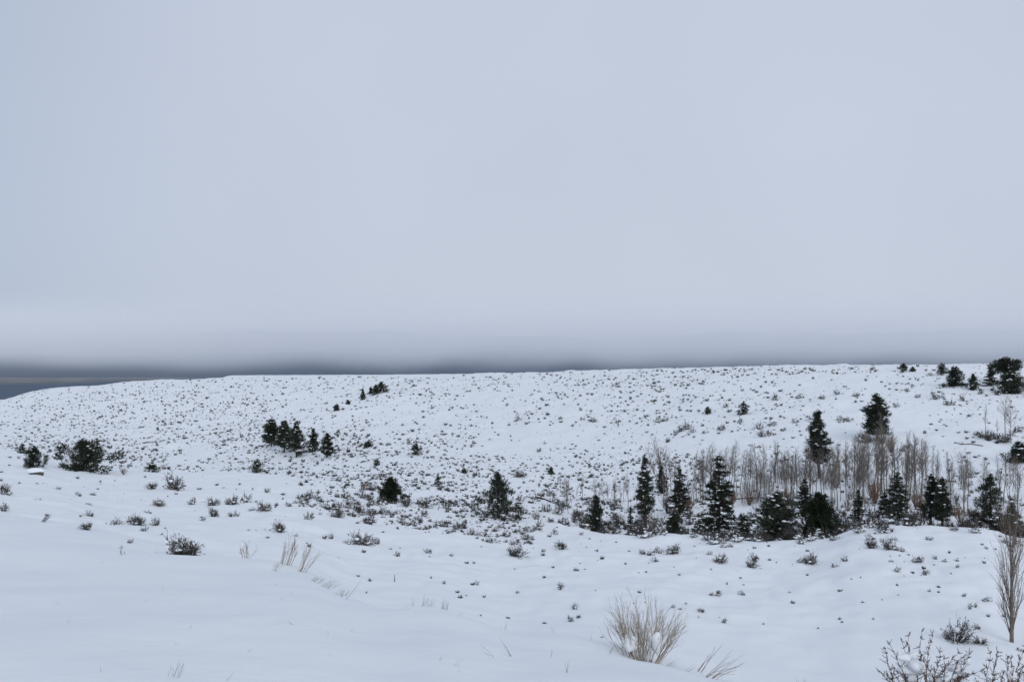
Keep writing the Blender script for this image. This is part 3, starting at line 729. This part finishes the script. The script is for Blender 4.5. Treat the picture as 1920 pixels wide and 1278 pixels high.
# reddish willow thickets of the creek
WIL = [(1253, 962, 52, 46, 'reddish bare willow thicket by the broken snag'), (1372, 950, 44, 22, 'rusty willow clump left of the tallest creek pine trunk'),
       (1622, 832, 30, 46, 'dark reddish brush at the left foot of the big full pine'), (1672, 850, 44, 44, 'brown bare thicket at the right foot of the big full pine'),
       (1640, 945, 62, 40, 'tall brown willow thicket in the middle of the grove'), (1003, 974, 22, 40, 'straw-coloured bushy willow at the field edge'),
       (1720, 955, 50, 42, 'reddish thicket left of the twin pines'), (1800, 980, 46, 50, 'low reddish thicket right of the twin pines'),
       (1155, 985, 26, 40, 'brown brush at the field edge left of the slim pine'), (1290, 955, 40, 22, 'small rusty willow right of the broken snag'),
       (88, 868, 16, 24, 'small reddish willow right of the leftmost juniper'), (232, 889, 18, 24, 'brown willow bush between the broad and the tiny juniper'),
       (684, 920, 22, 28, 'brownish loose bush above the dark cone juniper'), (1590, 960, 34, 30, 'brown thicket right of the dense green juniper'),
       (1835, 985, 40, 40, 'red-brown brush left of the ragged pine'), (1225, 1000, 50, 46, 'grey snowy thicket at the foot of the slim pine'),
       (306, 880, 14, 18, 'pale small willow right of the tiny pointed juniper'), (1480, 948, 40, 50, 'brown brush behind the wide rounded tree')]
for i, (px, py, hp, wp, lb) in enumerate(WIL):
    stem_bush('willow_thicket', lb, px, py, hp, wp, 34, 'willow' if 'grey' not in lb and 'straw' not in lb else ('grass' if 'straw' in lb else 'aspen_twig'), 300 + i, 2, 3, 0.35, r=0.008)

rw = np.random.default_rng(88)
for i, px in enumerate(np.linspace(1300, 1812, 22)):
    px = float(px + rw.uniform(-9, 9)); py = float(rw.uniform(934, 962))
    stem_bush('low_brush', 'low grey-brown brush along the snowy creek at the foot of the aspen grove', px, py, rw.uniform(14, 30), rw.uniform(22, 46), 22, ['aspen_twig', 'willow', 'sage'][i % 3], 800 + i, 2, 3, 0.45, r=0.012, group='creek brush under the aspens')

for i in range(30):
    px = float(rw.uniform(1395, 1795)); py = float(rw.uniform(885 + max(0, px - 1690) * 0.5, 948))
    stem_bush('aspen_thicket', 'wispy grey-brown sapling thicket between the trunks of the aspen grove', px, py, rw.uniform(32, 56), rw.uniform(26, 48), 24, ['aspen_twig', 'willow', 'aspen_twig'][i % 3], 900 + i, 2, 3, 0.35, r=0.005, rad=0.75, group='sapling thickets in the aspen grove')

# young poplar at the right
def poplar():
    rg = np.random.default_rng(9)
    x, y = hit(1897, 1206); z = float(ground(x, y)); H = 245 / F * y
    root = empty('poplar_tree', (x, y, z - 0.1)); tag(root, 'young bare poplar with upswept branches at the right edge of the field', 'tree')
    t = np.linspace(0, 1, 9); tb = MB()
    ax = np.stack([0.012 * H * np.sin(4 * t) - 0.02 * H * t, 0.01 * H * np.sin(5 * t), t * H], 1)
    tb.tube(ax, 0.0155 * H * (1 - 0.9 * t), 7); tb.build('trunk', M['poplar'], root)
    cb = MB()
    for i in range(84):
        tt_ = 0.02 + 0.9 * ((i + rg.random()) / 84) ** 1.1
        p = np.array([np.interp(tt_, t, ax[:, k]) for k in range(3)]); a = rg.uniform(0, 6.28)
        d = np.array([math.cos(a) * 0.28, math.sin(a) * 0.28, 1.0]); L = H * (0.16 + 0.26 * math.sin(min(tt_ * 2.2 + 0.4, 3.0)))
        L = min(L, H * (1.03 - tt_) + 0.2)
        grow(cb, p, d, L, 0.0030 * H * (1.1 - tt_), 2, 3, 0.30, 0.08, rg, 4, 3, None, 0.2, 0.5, 0.06)
    cb.build('crown', M['poplar'], root)
poplar()

# ------------------------------------------------------------------ sagebrush: one object each for the ones that show largest
HILL = [(1278,806,22),(1290,803,20),(1300,812,16),(1268,812,12),(1352,806,18),(1425,806,20),(1447,801,20),(1430,821,22),(1440,818,18),(1387,793,13),(1236,791,20),(1247,787,14),(1360,761,15),(1492,793,15),(1577,791,18),(1589,793,16),(1497,746,17),(1452,748,16),(1570,743,15),(1605,746,15),(1780,762,23),(1752,752,18),(1764,750,16),(1680,766,14),(1702,736,12),(1157,791,11),(1212,781,13),(1112,791,15),(1050,788,11),(970,791,15),(976,896,26),(1010,846,11),(1842,822,26),(1856,826,24),(1868,824,22),(1880,830,26),(1908,806,20),(1896,815,16),(1830,816,14),(1805,752,16),(1745,705,12),(1870,745,16),(1840,742,14),(1720,748,12),(1650,835,22),(1625,832,24),(1612,828,20),(1700,846,14),(1540,748,14),(1520,790,12),(1470,812,12),(1320,815,10)]
FIELD = HILL + [(8,919,20),(12,928,24),(109,921,14),(6,960,20),(72,938,12),(148,932,13),(165,947,14),(168,966,19),(161,991,27),(215,988,21),(150,967,9),(257,986,36),(278,963,15),(293,990,19),(270,999,18),(243,1012,13),
 (285,918,25),(326,920,38),(298,951,27),(362,949,19),(400,949,27),(400,967,25),(382,979,14),(435,948,28),(437,966,24),(460,940,24),(475,957,15),(500,925,15),(495,959,30),(580,981,21),(600,963,8),(630,969,29),
 (666,946,19),(652,949,9),(678,968,20),(692,987,31),(797,953,29),(846,952,21),(840,983,17),(835,991,14),(815,990,11),(621,1013,13),(678,1025,50),(652,1023,15),(706,1022,20),(746,1046,12),(803,1037,19),(846,1046,9),
 (893,1096,12),(833,1096,8),(968,1046,42),(1052,1034,27),(1080,1067,13),(1049,1109,19),(971,1111,9),(1206,1041,15),(1222,1044,17),(1233,1038,19),(1263,1039,36),(1230,1054,15),(1348,1059,27),(1415,1051,21),(1356,1026,15),
 (1370,1026,11),(1330,1044,13),(1076,1140,16),(1335,1117,15),(1347,1118,14),(1392,1118,15),(1358,1171,12),(1128,1195,7),(1262,1142,9),(1520,1055,34),(1584,1054,14),(1565,1064,15),(1635,1032,27),(1631,1014,21),(1670,1034,27),
 (1690,1035,19),(1671,1052,9),(1720,1053,23),(1754,1047,11),(1735,1073,17),(1682,1074,14),(1770,1054,10),(1795,1070,9),(1848,1127,19),(1807,1118,10),(1743,1111,8),(1790,1204,52),(1838,1209,28),(1832,1178,16),(1850,1029,8),
 (1817,1142,9),(1481,1115,7),(1637,1158,6),(1742,1009,14),(1654,1019,11),(995,1010,12),(1040,1000,16),(1090,1002,10),(1130,1003,12),(905,1000,8),(1885,1020,16),(1912,1225,12),(556,1003,10),(733,1034,7),(1018,1037,10),
 (985,1012,20),(1010,998,24),(1052,985,20),(1075,978,18),(960,958,26),(1025,960,22),(1062,955,26),(1040,945,18),(1012,935,20),(975,940,20),(1090,965,20),(1100,948,18)]
SNOWY = [(1190,1003,34),(1208,1012,38),(1232,1008,36),(1250,1002,30),(1188,985,30),(1282,1006,26),(1330,1014,34),(1345,1020,40),(1362,1016,34),(1383,1018,34),(1405,1016,30),(1425,1014,26),(1500,1018,22),(1520,1014,28),(1565,1010,24),(1583,1000,26),
 (1600,988,44),(1625,986,44),(1650,992,46),(1672,986,44),(1700,988,56),(1722,984,40),(1640,972,40),(1610,1000,26),(1655,1000,34),(1480,1010,24),(1788,992,22),(1830,1000,24),(1905,1020,30),(1300,1012,20)]
inst = []     # (px, py, x, y, width m, hero, snowy)
for px, py, w_ in FIELD:
    h_ = hit(px, py)
    if h_: inst.append([px, py, *h_, w_ / F * h_[1] * 1.08, False])
for px, py, w_ in SNOWY:
    Yv = float(np.interp(px, PXG, e_Y)) + np.random.default_rng(px).uniform(0, 9)
    h_ = hit(px, py)
    if h_ and h_[1] < Yv + 12: x_, y_ = h_
    else: x_, y_ = (px - 960) / F * Yv, Yv
    inst.append([px, py, x_, y_, w_ / F * y_ * 1.05, True])
# scatter over the slopes, denser where the photo is denser
rs = np.random.default_rng(21)
def crest_row(px): return float(np.interp(px, PXG, c_py))
def edge_row(px): return float(np.interp(px, PXG, e_py))
def density(px, py):
    c = crest_row(px); e = edge_row(px)
    n1 = float(vnoise(np.array(px / 55.0), np.array(py / 22.0))) + 0.5
    n2 = float(vnoise(np.array(px / 130.0 + 9), np.array(py / 40.0 + 3))) + 0.5
    n3 = float(vnoise(np.array(px / 21.0 + 3), np.array(py / 9.0))) + 0.5
    k = np.clip(2.6 * (0.40 * n1 + 0.30 * n2 + 0.30 * n3) - 0.52, 0.05, 1.3)
    if py < e - 2:
        if px < 520:
            d = 1.15
            if py > 862 and px > 190: d = 1.6
            if py > 835 and px > 420: d = 1.5
        elif px < 900:
            d = 0.55
            if py < 745: d = 0.75
            if 812 < py < 866 and px < 840: d = 1.5
            if 760 < py < 800: d = 0.35
            if py >= 860: d = 1.15
        elif px < 1320:
            d = 0.40 if py < 800 else 0.22
            if py < 728: d = 0.95
            if py > 850: d = 0.6
        else:
            d = 0.18
            if py < c + 16: d = 1.5
            if py > 800: d = 0.10
            if px > 1650: d = 0.26 if py < 760 else 0.16
            if 1300 < px < 1520 and 740 < py < 815: d = 0.30
            if py > 830 and px > 1180: d = 0.10
        return d * k
    d = 0.20 if py < e + 35 else 0.05
    if px < 560 and py < 1000: d = 0.045
    if 560 < px < 1000 and py < e + 50: d = 0.7
    if px > 1000: d = 0.03
    if py > e + 62: d = 0.010 if px > 560 else 0.02
    return d * k * 0.8
scat = []
for px in np.arange(-60, 1985, 4.9):
    for py in np.arange(682, 1180, 3.0):
        a = px + rs.uniform(-4, 4); b = py + rs.uniform(-2.6, 2.6)
        if b < crest_row(a) + 1 or b > float(np.interp(a, PXG, bank_py)) - 4: continue
        if rs.random() > density(a, b): continue
        h_ = hit(a, b)
        if h_ is None or h_[1] < 52: continue
        w_ = 0.28 + 1.35 * rs.random() ** 3.0
        if h_[1] < 140: w_ *= 0.85 if 500 < a < 1100 else 0.6
        elif h_[1] < 230: w_ *= 0.75
        if rs.random() < 0.04: w_ *= 1.5
        if b > edge_row(a) + 62: w_ = min(w_, 0.35 + 0.3 * rs.random())
        scat.append([a, b, *h_, w_, False])
scat.sort(key=lambda q: -q[4] / q[3])
n_obj = 298 - len(inst)
inst += scat[:n_obj]; rest = scat[n_obj:]
LAND = [(155, 883, 'the broad spreading juniper'), (64, 876, 'the leftmost juniper'), (285, 885, 'the tiny pointed juniper'), (482, 888, 'the small juniper below the pine clump'), (533, 850, 'the clump of three pines'),
 (613, 860, 'the pine with bare lower trunk'), (690, 842, 'the low juniper on the valley floor'), (780, 857, 'the rounded valley-floor juniper'), (731, 941, 'the dark cone juniper'), (821, 914, 'the pale sapling'),
 (935, 974, 'the open-crowned pine'), (1033, 892, 'the tiny lone pine'), (715, 736, 'the largest hillside-row juniper'), (631, 773, 'the lone juniper below the hillside row'), (1394, 779, 'the rounded juniper high on the slope'),
 (1766, 704, 'the round ridge juniper'), (1826, 732, 'the small pointed ridge juniper'), (1894, 739, 'the ridge thicket'), (1645, 828, 'the big full pine'), (1250, 922, 'the many-stemmed aspen'),
 (1091, 942, 'the lone creek aspen'), (1538, 1014, 'the dense green juniper'), (1454, 1014, 'the wide rounded tree'), (1345, 1012, 'the tallest creek pine'), (1263, 1006, 'the juniper below the snag'), (1755, 988, 'the twin pines'),
 (1685, 985, 'the dark pointed pine'), (1858, 1005, 'the ragged pine'), (1897, 1206, 'the young poplar'), (1210, 1228, 'the tall straw rabbitbrush'), (345, 1030, 'the twiggy grey bush on the bank'), (553, 1062, 'the dry flower stalks'),
 (800, 1142, 'the grass on the second mound'), (740, 1087, 'the short upright stick'), (1750, 1278, 'the red-brown bitterbrush'), (88, 978, 'the wind-bent tuft'), (524, 993, 'the round grey bush'), (968, 1046, 'the forked sagebrush mid field'), (1848, 900, 'the fallen log')]
order = sorted(range(len(inst)), key=lambda i: min((inst[i][0] - l[0]) ** 2 + (1.6 * (inst[i][1] - l[1])) ** 2 for l in LAND))
cnt = {}; ORD = ['nearest', 'second nearest', 'third nearest', 'fourth nearest', 'fifth nearest', 'sixth nearest', 'seventh nearest', 'eighth nearest']
for i in order:
    px, py, x, y, w_, sn = inst[i]
    ln = min(LAND, key=lambda l: (px - l[0]) ** 2 + (1.6 * (py - l[1])) ** 2)
    c = cnt.get(ln[2], 0); cnt[ln[2]] = c + 1
    look = 'snow-laden sagebrush' if sn else ('broad dark sagebrush' if w_ / y * F > 24 else 'dark sagebrush' if w_ / y * F > 12 else 'small dark sagebrush')
    if c < len(ORD):
        lb = f'{look} in the snow, {ORD[c]} to {ln[2]}'; gr = 'sagebrush poking out of the snow'
    else:
        lb = 'one of many small sagebrush clumps scattered over ' + ('the far snowy hillside' if y > 150 else 'the snowfield below the bank'); gr = 'sagebrush on ' + ('the far hillside' if y > 150 else 'the snowfield')
    sage(px, py, w_, lb, gr, xy=(x, y), hero=w_ / y * F > 26 and not sn, k=(1 if sn and i % 2 else None), stretch=[1.15, 1.5, 1.0, 1.3][i % 4])

# the many far and small ones: one mass
fb = MB()
def far_bush(n, rg):
    az = rg.uniform(0, 6.28, n); el = rg.uniform(0.15, 1.25, n)
    c = np.stack([np.cos(az) * 0.22 * rg.random(n), np.sin(az) * 0.22 * rg.random(n), np.full(n, -0.02)], 1)
    d = np.stack([np.cos(az) * np.sin(el), np.sin(az) * np.sin(el), np.cos(el) * 0.85 + 0.1], 1)
    b = MB(); b.blades(c, d, rg.uniform(0.30, 0.58, n), rg.uniform(0.06, 0.17, n), rg)
    return b.arrays()[0]
FBP = [far_bush(int(rs.integers(22, 34)), rs) for _ in range(24)]
for px, py, x, y, w_, _s in rest:
    V = FBP[int(rs.integers(0, len(FBP)))] * np.array([w_, w_ * rs.uniform(0.55, 1.0), w_ * rs.uniform(0.8, 1.5)])
    a = rs.uniform(0, 6.28); ca, sa = math.cos(a), math.sin(a)
    V = np.stack([V[:, 0] * ca - V[:, 1] * sa + x, V[:, 0] * sa + V[:, 1] * ca + y, V[:, 2] + float(ground(x, y))], 1)
    fb.add(V, tris=np.arange(len(V)).reshape(-1, 3))
# beyond the crest too, out of sight from here
for k in range(500):
    x = rs.uniform(-200, 330); y = rs.uniform(300, 700)
    if y < float(np.interp(960 + F * x / y, PXG, c_Y)): continue
    V = FBP[k % len(FBP)] * rs.uniform(0.6, 1.3)
    fb.add(V + np.array([x, y, float(ground(x, y))]), tris=np.arange(len(V)).reshape(-1, 3))
tag(fb.build('distant_sagebrush', M['sage_far']), kind='stuff')

rc = np.random.default_rng(55)
for k in range(165):
    px = rc.uniform(1045, 1925); Yc = float(np.interp(px, PXG, e_Y)) + rc.uniform(1.0, 26) + (12 if k % 4 == 0 else 0)
    x = (px - 960) / F * Yc; w_ = rc.uniform(0.9, 2.6)
    lm = min(LAND, key=lambda l: abs(px - l[0]) + (0 if 930 < l[1] < 1020 else 900))
    root = empty('creek_shrub', (x, Yc, float(ground(x, Yc)) - 0.05), rc.uniform(0, 6.28), w_); root.scale = (w_, w_, w_ * rc.uniform(0.9, 1.5))
    tag(root, 'snowy bare shrub in the creek tangle by ' + lm[2], 'shrub', 'creek tangle by ' + lm[2])
    for nm_, me in zip(('branches', 'leaves', 'snow'), (SP + SPH)[int(rc.integers(0, len(SP) + len(SPH)))]):
        if me:
            o = link(bpy.data.objects.new(nm_, me), root)
            if nm_ == 'snow': o['kind'] = 'stuff'

# ------------------------------------------------------------------ plants on the near bank
sage(345, 1031, 58 / F * 24, 'twiggy grey bush on the crest of the snowbank', None, 1, True, stretch=1.35)
sage(345, 1031, 50 / F * 24, 'smaller grey bush tangled into the twiggy one on the snowbank crest', None, 2, True, stretch=1.1)
sage(524, 994, 40 / F * 58, 'round dense grey bush behind the dry flower stalks', None, 2, True, stretch=1.7)
stem_bush('rabbitbrush', 'tall straw-coloured rabbitbrush with snow in its stems on the bank', 1207, 1229, 148, 215, 78, 'straw', 11, 2, 3, 0.30, r=0.0040, up=0.03, leanx=0.02, rad=0.28, snow=7, tip=(2, 0.011), tipm='straw_dark', wob=0.08, ratio=0.6, seg=5)
# dry flower stalks at (553,1062)
for i, (px, py, h, w_, n, ln) in enumerate([(536, 1060, 84, 46, 13, 0.25), (566, 1068, 74, 34, 10, 0.45), (514, 1062, 34, 24, 8, 0.5)]):
    stem_bush('dry_flower_stalk', ['tallest dry flower stalks with reddish seed heads on the bank crest', 'leaning dry stalks at the right of the tallest ones on the bank crest', 'short dry stalks at the left of the tallest ones on the bank crest'][i],
              px, py, h, w_, n, 'straw', 500 + i, 1, 4, 0.32, r=0.0055, leanx=ln, rad=0.5, tip=(2, 0.02) if i == 0 else None, tipm='redstem', up=0.05, wob=0.05)
stem_bush('dry_shrub', 'pale spreading twig left of the dry flower stalks', 462, 1047, 44, 56, 12, 'straw', 510, 2, 3, 0.5, r=0.008, rad=0.3)
stem_bush('grass_tuft', 'wind-bent dark tuft on the far left of the bank', 80, 979, 20, 18, 26, 'sage_leaf', 511, 1, 2, 0.2, r=0.010, leanx=0.9, rad=0.6)
stem_bush('grass_tuft', 'few thin stalks with seed heads on the left of the bank', 229, 1040, 28, 12, 5, 'grass', 512, 1, 2, 0.2, r=0.006, rad=0.6, tip=(3, 0.03), tipm='straw_dark')
for i, (px, py, h, w_, n, ln, lb) in enumerate([
    (590, 1083, 14, 40, 22, 0.8, 'flattened grass on the bank edge below the dry flower stalks'), (612, 1096, 22, 34, 22, 0.7, 'pale drooping grass on the bank edge, middle of three'), (636, 1112, 14, 34, 24, 0.4, 'yellowish seed grass on the bank edge, lowest of three'),
    (757, 1140, 20, 16, 5, 0.3, 'thin reddish stalks at the left of the second mound'), (772, 1138, 24, 8, 3, 0.1, 'two upright reddish stalks on the second mound'), (793, 1138, 30, 14, 6, 0.3, 'tallest reddish stalks on the second mound'),
    (808, 1139, 20, 18, 8, 0.2, 'bushy dark stalks at the right of the second mound'), (833, 1143, 26, 16, 14, 0.05, 'grey tuft at the right end of the second mound'), (862, 1155, 8, 14, 6, 0.2, 'stubby stalks right of the second mound'),
    (943, 1182, 20, 20, 6, 0.2, 'faint pale twigs on the bank slope'), (930, 1246, 38, 10, 2, -0.7, 'two thin reeds leaning left on the lower bank'), (957, 1244, 44, 10, 3, -0.45, 'thin reeds leaning left beside two others'),
    (1083, 1199, 16, 3, 2, 0.1, 'short upright reed on the bank crest'), (1040, 1199, 22, 4, 2, -0.4, 'single reed leaning left on the bank crest'), (1108, 1212, 20, 3, 2, 0.1, 'single upright reed left of the rabbitbrush'),
    (1033, 1246, 30, 4, 2, 0.05, 'upright reed on the snow below the bank crest'), (1062, 1275, 40, 10, 3, 0.05, 'upright reeds at the bottom, below the bank crest'), (1145, 1226, 30, 12, 4, 0.4, 'slanting reeds at the left foot of the rabbitbrush'),
    (1258, 1240, 18, 30, 12, 0.8, 'fallen grass at the right foot of the rabbitbrush'), (1285, 1252, 20, 24, 6, 0.9, 'dark bent stalk right of the rabbitbrush'), (1310, 1258, 66, 20, 5, 0.55, 'tall curved reeds right of the rabbitbrush'),
    (1325, 1268, 58, 60, 12, 1.2, 'fan of long arching grass right of the rabbitbrush'), (820, 1256, 12, 14, 3, 0.5, 'tiny twigs low on the middle of the bank'), (855, 1266, 28, 8, 2, 0.4, 'single slanting stalk low on the middle of the bank'),
    (860, 1278, 24, 5, 1, 0.2, 'thin stalk at the bottom of the middle bank'), (305, 1106, 16, 4, 1, -0.2, 'lone seed stalk on the smooth left bank'), (180, 1050, 6, 30, 8, 0.8, 'flattened grass on the upper left bank'),
    (290, 1036, 6, 20, 6, 1.0, 'bent twig lying on the left bank near the twiggy bush'), (352, 1104, 3, 20, 6, 0.5, 'scattered seed tips on the left bank'), (492, 1177, 8, 4, 2, -0.3, 'dark seed tip in a small hollow of the bank'),
    (515, 1092, 5, 12, 5, 0.4, 'small dry tips on the bank under the flower stalks')]):
    stem_bush('grass_tuft', lb, px, py, h, w_, n, 'grass' if i not in (3, 4, 5, 6, 19) else 'redstem', 520 + i, 0, 0, 0.2, r=0.008 if h > 15 else 0.016, leanx=ln, rad=0.8, up=-0.03 if ln > 0.4 else 0.0, tip=(4, 0.012) if 'seed' in lb else None, tipm='straw_dark', wob=0.07, seg=5)
rb_ = np.random.default_rng(66)
k = 0
while k < 26:
    px = rb_.uniform(10, 1330); py = rb_.uniform(985, 1270)
    if py < float(np.interp(px, PXG, bank_py)) + 4: continue
    k += 1
    stem_bush('dry_grass_tuft', 'lone thin dry grass stem poking through the smooth snow of the near bank', px, py, rb_.uniform(3, 12), rb_.uniform(2, 8), int(rb_.integers(1, 4)), ['grass', 'redstem', 'sage_leaf'][k % 3], 700 + k, 0, 0, 0.2, r=0.011, leanx=rb_.normal() * 0.6, rad=0.9, cat='grass', group='thin stems in the snow of the bank', wob=0.10, seg=4)
stem_bush('leaning_stick', 'long straight stick leaning right at the foot of the bank edge', 648, 1121, 36, 2, 1, 'grass', 600, 0, 0, 0.1, r=0.012, leanx=1.0, cat='stick', wob=0.01)
stem_bush('upright_stick', 'short upright dark stick alone on the snowfield', 740, 1093, 17, 1, 1, 'sage', 601, 0, 0, 0.1, r=0.06, cat='stick', wob=0.01)
# red stems that reach up from below the frame
for i, (px, py, h, w_, n, ln, lb) in enumerate([(325, 1290, 42, 34, 7, 0.25, 'reddish bare stems at the bottom of the left bank'), (425, 1290, 26, 16, 2, 0.9, 'single reddish twig slanting at the bottom, right of the reddish stems'), (188, 1284, 18, 6, 2, -0.1, 'tiny reddish twig at the bottom left of the bank')]):
    stem_bush('red_stem_shrub', lb, px, py, h, w_, n, 'redstem', 610 + i, 1, 2, 0.25, r=0.007, leanx=ln, rad=0.8)
# bitterbrush, bottom right
def bitterbrush(px, Y, tops, label, seed, nsnow):
    rg = np.random.default_rng(seed); x, y, z = at(px, Y); root = empty('bitterbrush', (x, y, z - 0.02)); tag(root, label, 'shrub', None)
    b = MB(); bud = MB()
    tops = list(tops) + [(a + rg.normal() * 12, b + abs(rg.normal()) * 16 + 6) for a, b in tops]
    for tx, ty in tops:
        top = np.array([(tx - px) / F * y, rg.uniform(-0.2, 0.2), EYE - (ty - HOR) / F * y - z])
        p0 = np.array([rg.normal() * 0.06, rg.normal() * 0.06, 0]); bend = rg.normal(size=3) * 0.03
        t = np.linspace(0, 1, 12)[:, None]
        P = p0 + (top - p0) * t + bend * np.sin(t * 3.14) + rg.normal(size=(12, 3)) * 0.0035
        b.tube(P, np.linspace(0.0042, 0.0013, 12), 4)
        for k in range(2, 12):
            for q in range(3):
                d = unit(unit(top - p0) * 0.9 + rg.normal(size=3) * 0.62); L = rg.uniform(0.04, 0.14) * (1.25 - k / 12)
                b.tube([P[k], P[k] + d * L * 0.5 + rg.normal(size=3) * 0.004, P[k] + d * L], [0.0018, 0.0014, 0.0009], 3)
                for f in np.arange(0.15, 1.01, 0.14):
                    c = P[k] + d * L * f; n = 4; dd = d + rg.normal(size=(n, 3)) * 0.9; dd /= np.linalg.norm(dd, axis=1)[:, None]
                    bud.blades(np.repeat(c[None], n, 0), dd, rg.uniform(0.005, 0.011, n), 0.0035, rg)
            n = 5; dd = rg.normal(size=(n, 3)); dd /= np.linalg.norm(dd, axis=1)[:, None]
            bud.blades(np.repeat(P[k][None], n, 0), dd, rg.uniform(0.006, 0.02, n), 0.006, rg)
    b.build('stems', M['redstem'], root); bud.build('buds', M['bud'], root)
    for k, (tx, ty, s) in enumerate(nsnow):
        c = np.array([(tx - px) / F * y, rg.uniform(0.0, 0.10), EYE - (ty - HOR) / F * y - z])
        for j in range(4):
            sb = MB(); sb.blob(c + rg.normal(size=3) * s * np.array([0.55, 0.4, 0.4]), np.array([s, s * 0.8, s * 0.7]) * rg.uniform(0.45, 0.85), rg, 0.35, 3); sb.build('snow', M['snow_clump'], root, True)
bitterbrush(1735, 6.9, [(1672, 1205), (1705, 1188), (1742, 1181), (1655, 1255), (1668, 1240), (1722, 1222), (1778, 1208), (1795, 1215), (1772, 1232), (1833, 1230), (1815, 1262), (1690, 1262), (1752, 1212)],
            'red-brown bitterbrush with snow lumps in the bottom right corner of the bank', 31, [(1725, 1262, 0.085), (1708, 1232, 0.05), (1795, 1252, 0.055), (1812, 1232, 0.04), (1760, 1280, 0.07)])
bitterbrush(1890, 6.6, [(1868, 1213), (1882, 1222), (1908, 1240), (1925, 1230), (1862, 1262), (1898, 1255), (1940, 1215)], 'red-brown bitterbrush cut by the right edge, beside the larger one', 33, [(1905, 1275, 0.05)])
stem_bush('bare_twig_shrub', 'thin bare twigs at the bottom left of the bitterbrush', 1500, 0, 62, 26, 7, 'redstem', 640, 1, 3, 0.22, Y=8.0, r=0.006, leanx=0.05, rad=0.7)
stem_bush('grass_tuft', 'faint pale stalks between the bare twigs and the bitterbrush', 1572, 0, 44, 40, 6, 'grass', 641, 0, 0, 0.2, Y=7.6, r=0.005, leanx=0.4, rad=0.8)

# ------------------------------------------------------------------ dead wood
def log(label, pts, r, name='fallen_log', side=0):
    P = []
    for px, py in pts:
        x, y = hit(px, py); P.append((x, y, float(ground(x, y)) + r * 0.7))
    P = np.array(P); o = P[0].copy(); root = empty(name, o); tag(root, label, 'log')
    b = MB(); b.tube(P - o, np.linspace(r, r * 0.5, len(P)), 7); b.build('trunk', M['deadwood'], root)
    s = MB(); s.tube(P - o + np.array([0, 0, r * 0.75]), np.linspace(r * 0.75, r * 0.3, len(P)), 7); s.build('snow', M['snow_clump'], root, True)
    br = MB(); rg = np.random.default_rng(int(pts[0][0]))
    for k in range(7):
        i = int(rg.integers(0, len(P) - 1)); grow(br, P[i] - o, [rg.normal(), rg.normal(), 0.8], r * 5, r * 0.25, 1, 2, 0.6, 0, rg)
    br.build('branches', M['deadwood'], root)
log('fallen log lying across the right slope above the twin pines', [(1790, 831), (1806, 834), (1822, 834), (1843, 837)], 0.13)
log('dark branch lying in the snow below the lone creek aspen', [(1005, 934), (1016, 937), (1033, 943)], 0.22)
log('short fallen log right of the grove under the fallen upper log', [(1770, 906), (1782, 904), (1792, 903)], 0.16)
log('log lying along the snowy creek bank right of the broken snag', [(1275, 970), (1293, 970), (1316, 970)], 0.14)
log('log across the creek bank behind the wide rounded tree', [(1375, 938), (1400, 937), (1440, 936)], 0.12)
def snag():
    x, y, z = at(1268, 119); top = EYE - (947 - HOR) / F * y; H = top - z
    root = empty('dead_snag', (x, y, z - 0.1)); tag(root, 'broken rusty snag curving left with a snow cap above the creek juniper', 'tree')
    t = np.linspace(0, 1, 10); b = MB()
    b.tube(np.stack([0.35 * np.sin(t * 2.2) - 0.9 * t ** 4, 0 * t, t * H], 1), 0.30 - 0.12 * t, 8); b.build('trunk', M['deadwood'], root)
    s = MB(); s.blob((-0.62, 0, H + 0.05), (0.42, 0.25, 0.16), np.random.default_rng(1), 0.2, 2); s.build('snow', M['snow_clump'], root, True)
snag()
def ledge():
    x, y = hit(66, 893); z = float(ground(x, y)); rg = np.random.default_rng(3)
    root = empty('snowy_rock', (x, y, z)); tag(root, 'dark rock under a thick snow cap below the leftmost juniper', 'rock')
    w_ = 15 / F * y
    b = MB(); b.blob((0, 0, 0.05), (w_, 0.6, 0.42), rg, 0.3, 2); b.build('stone', M['rock'], root)
    s = MB(); s.blob((0.1, 0.1, 0.5), (w_ * 1.15, 0.8, 0.36), rg, 0.15, 3); s.build('snow', M['snow_clump'], root, True)
ledge()
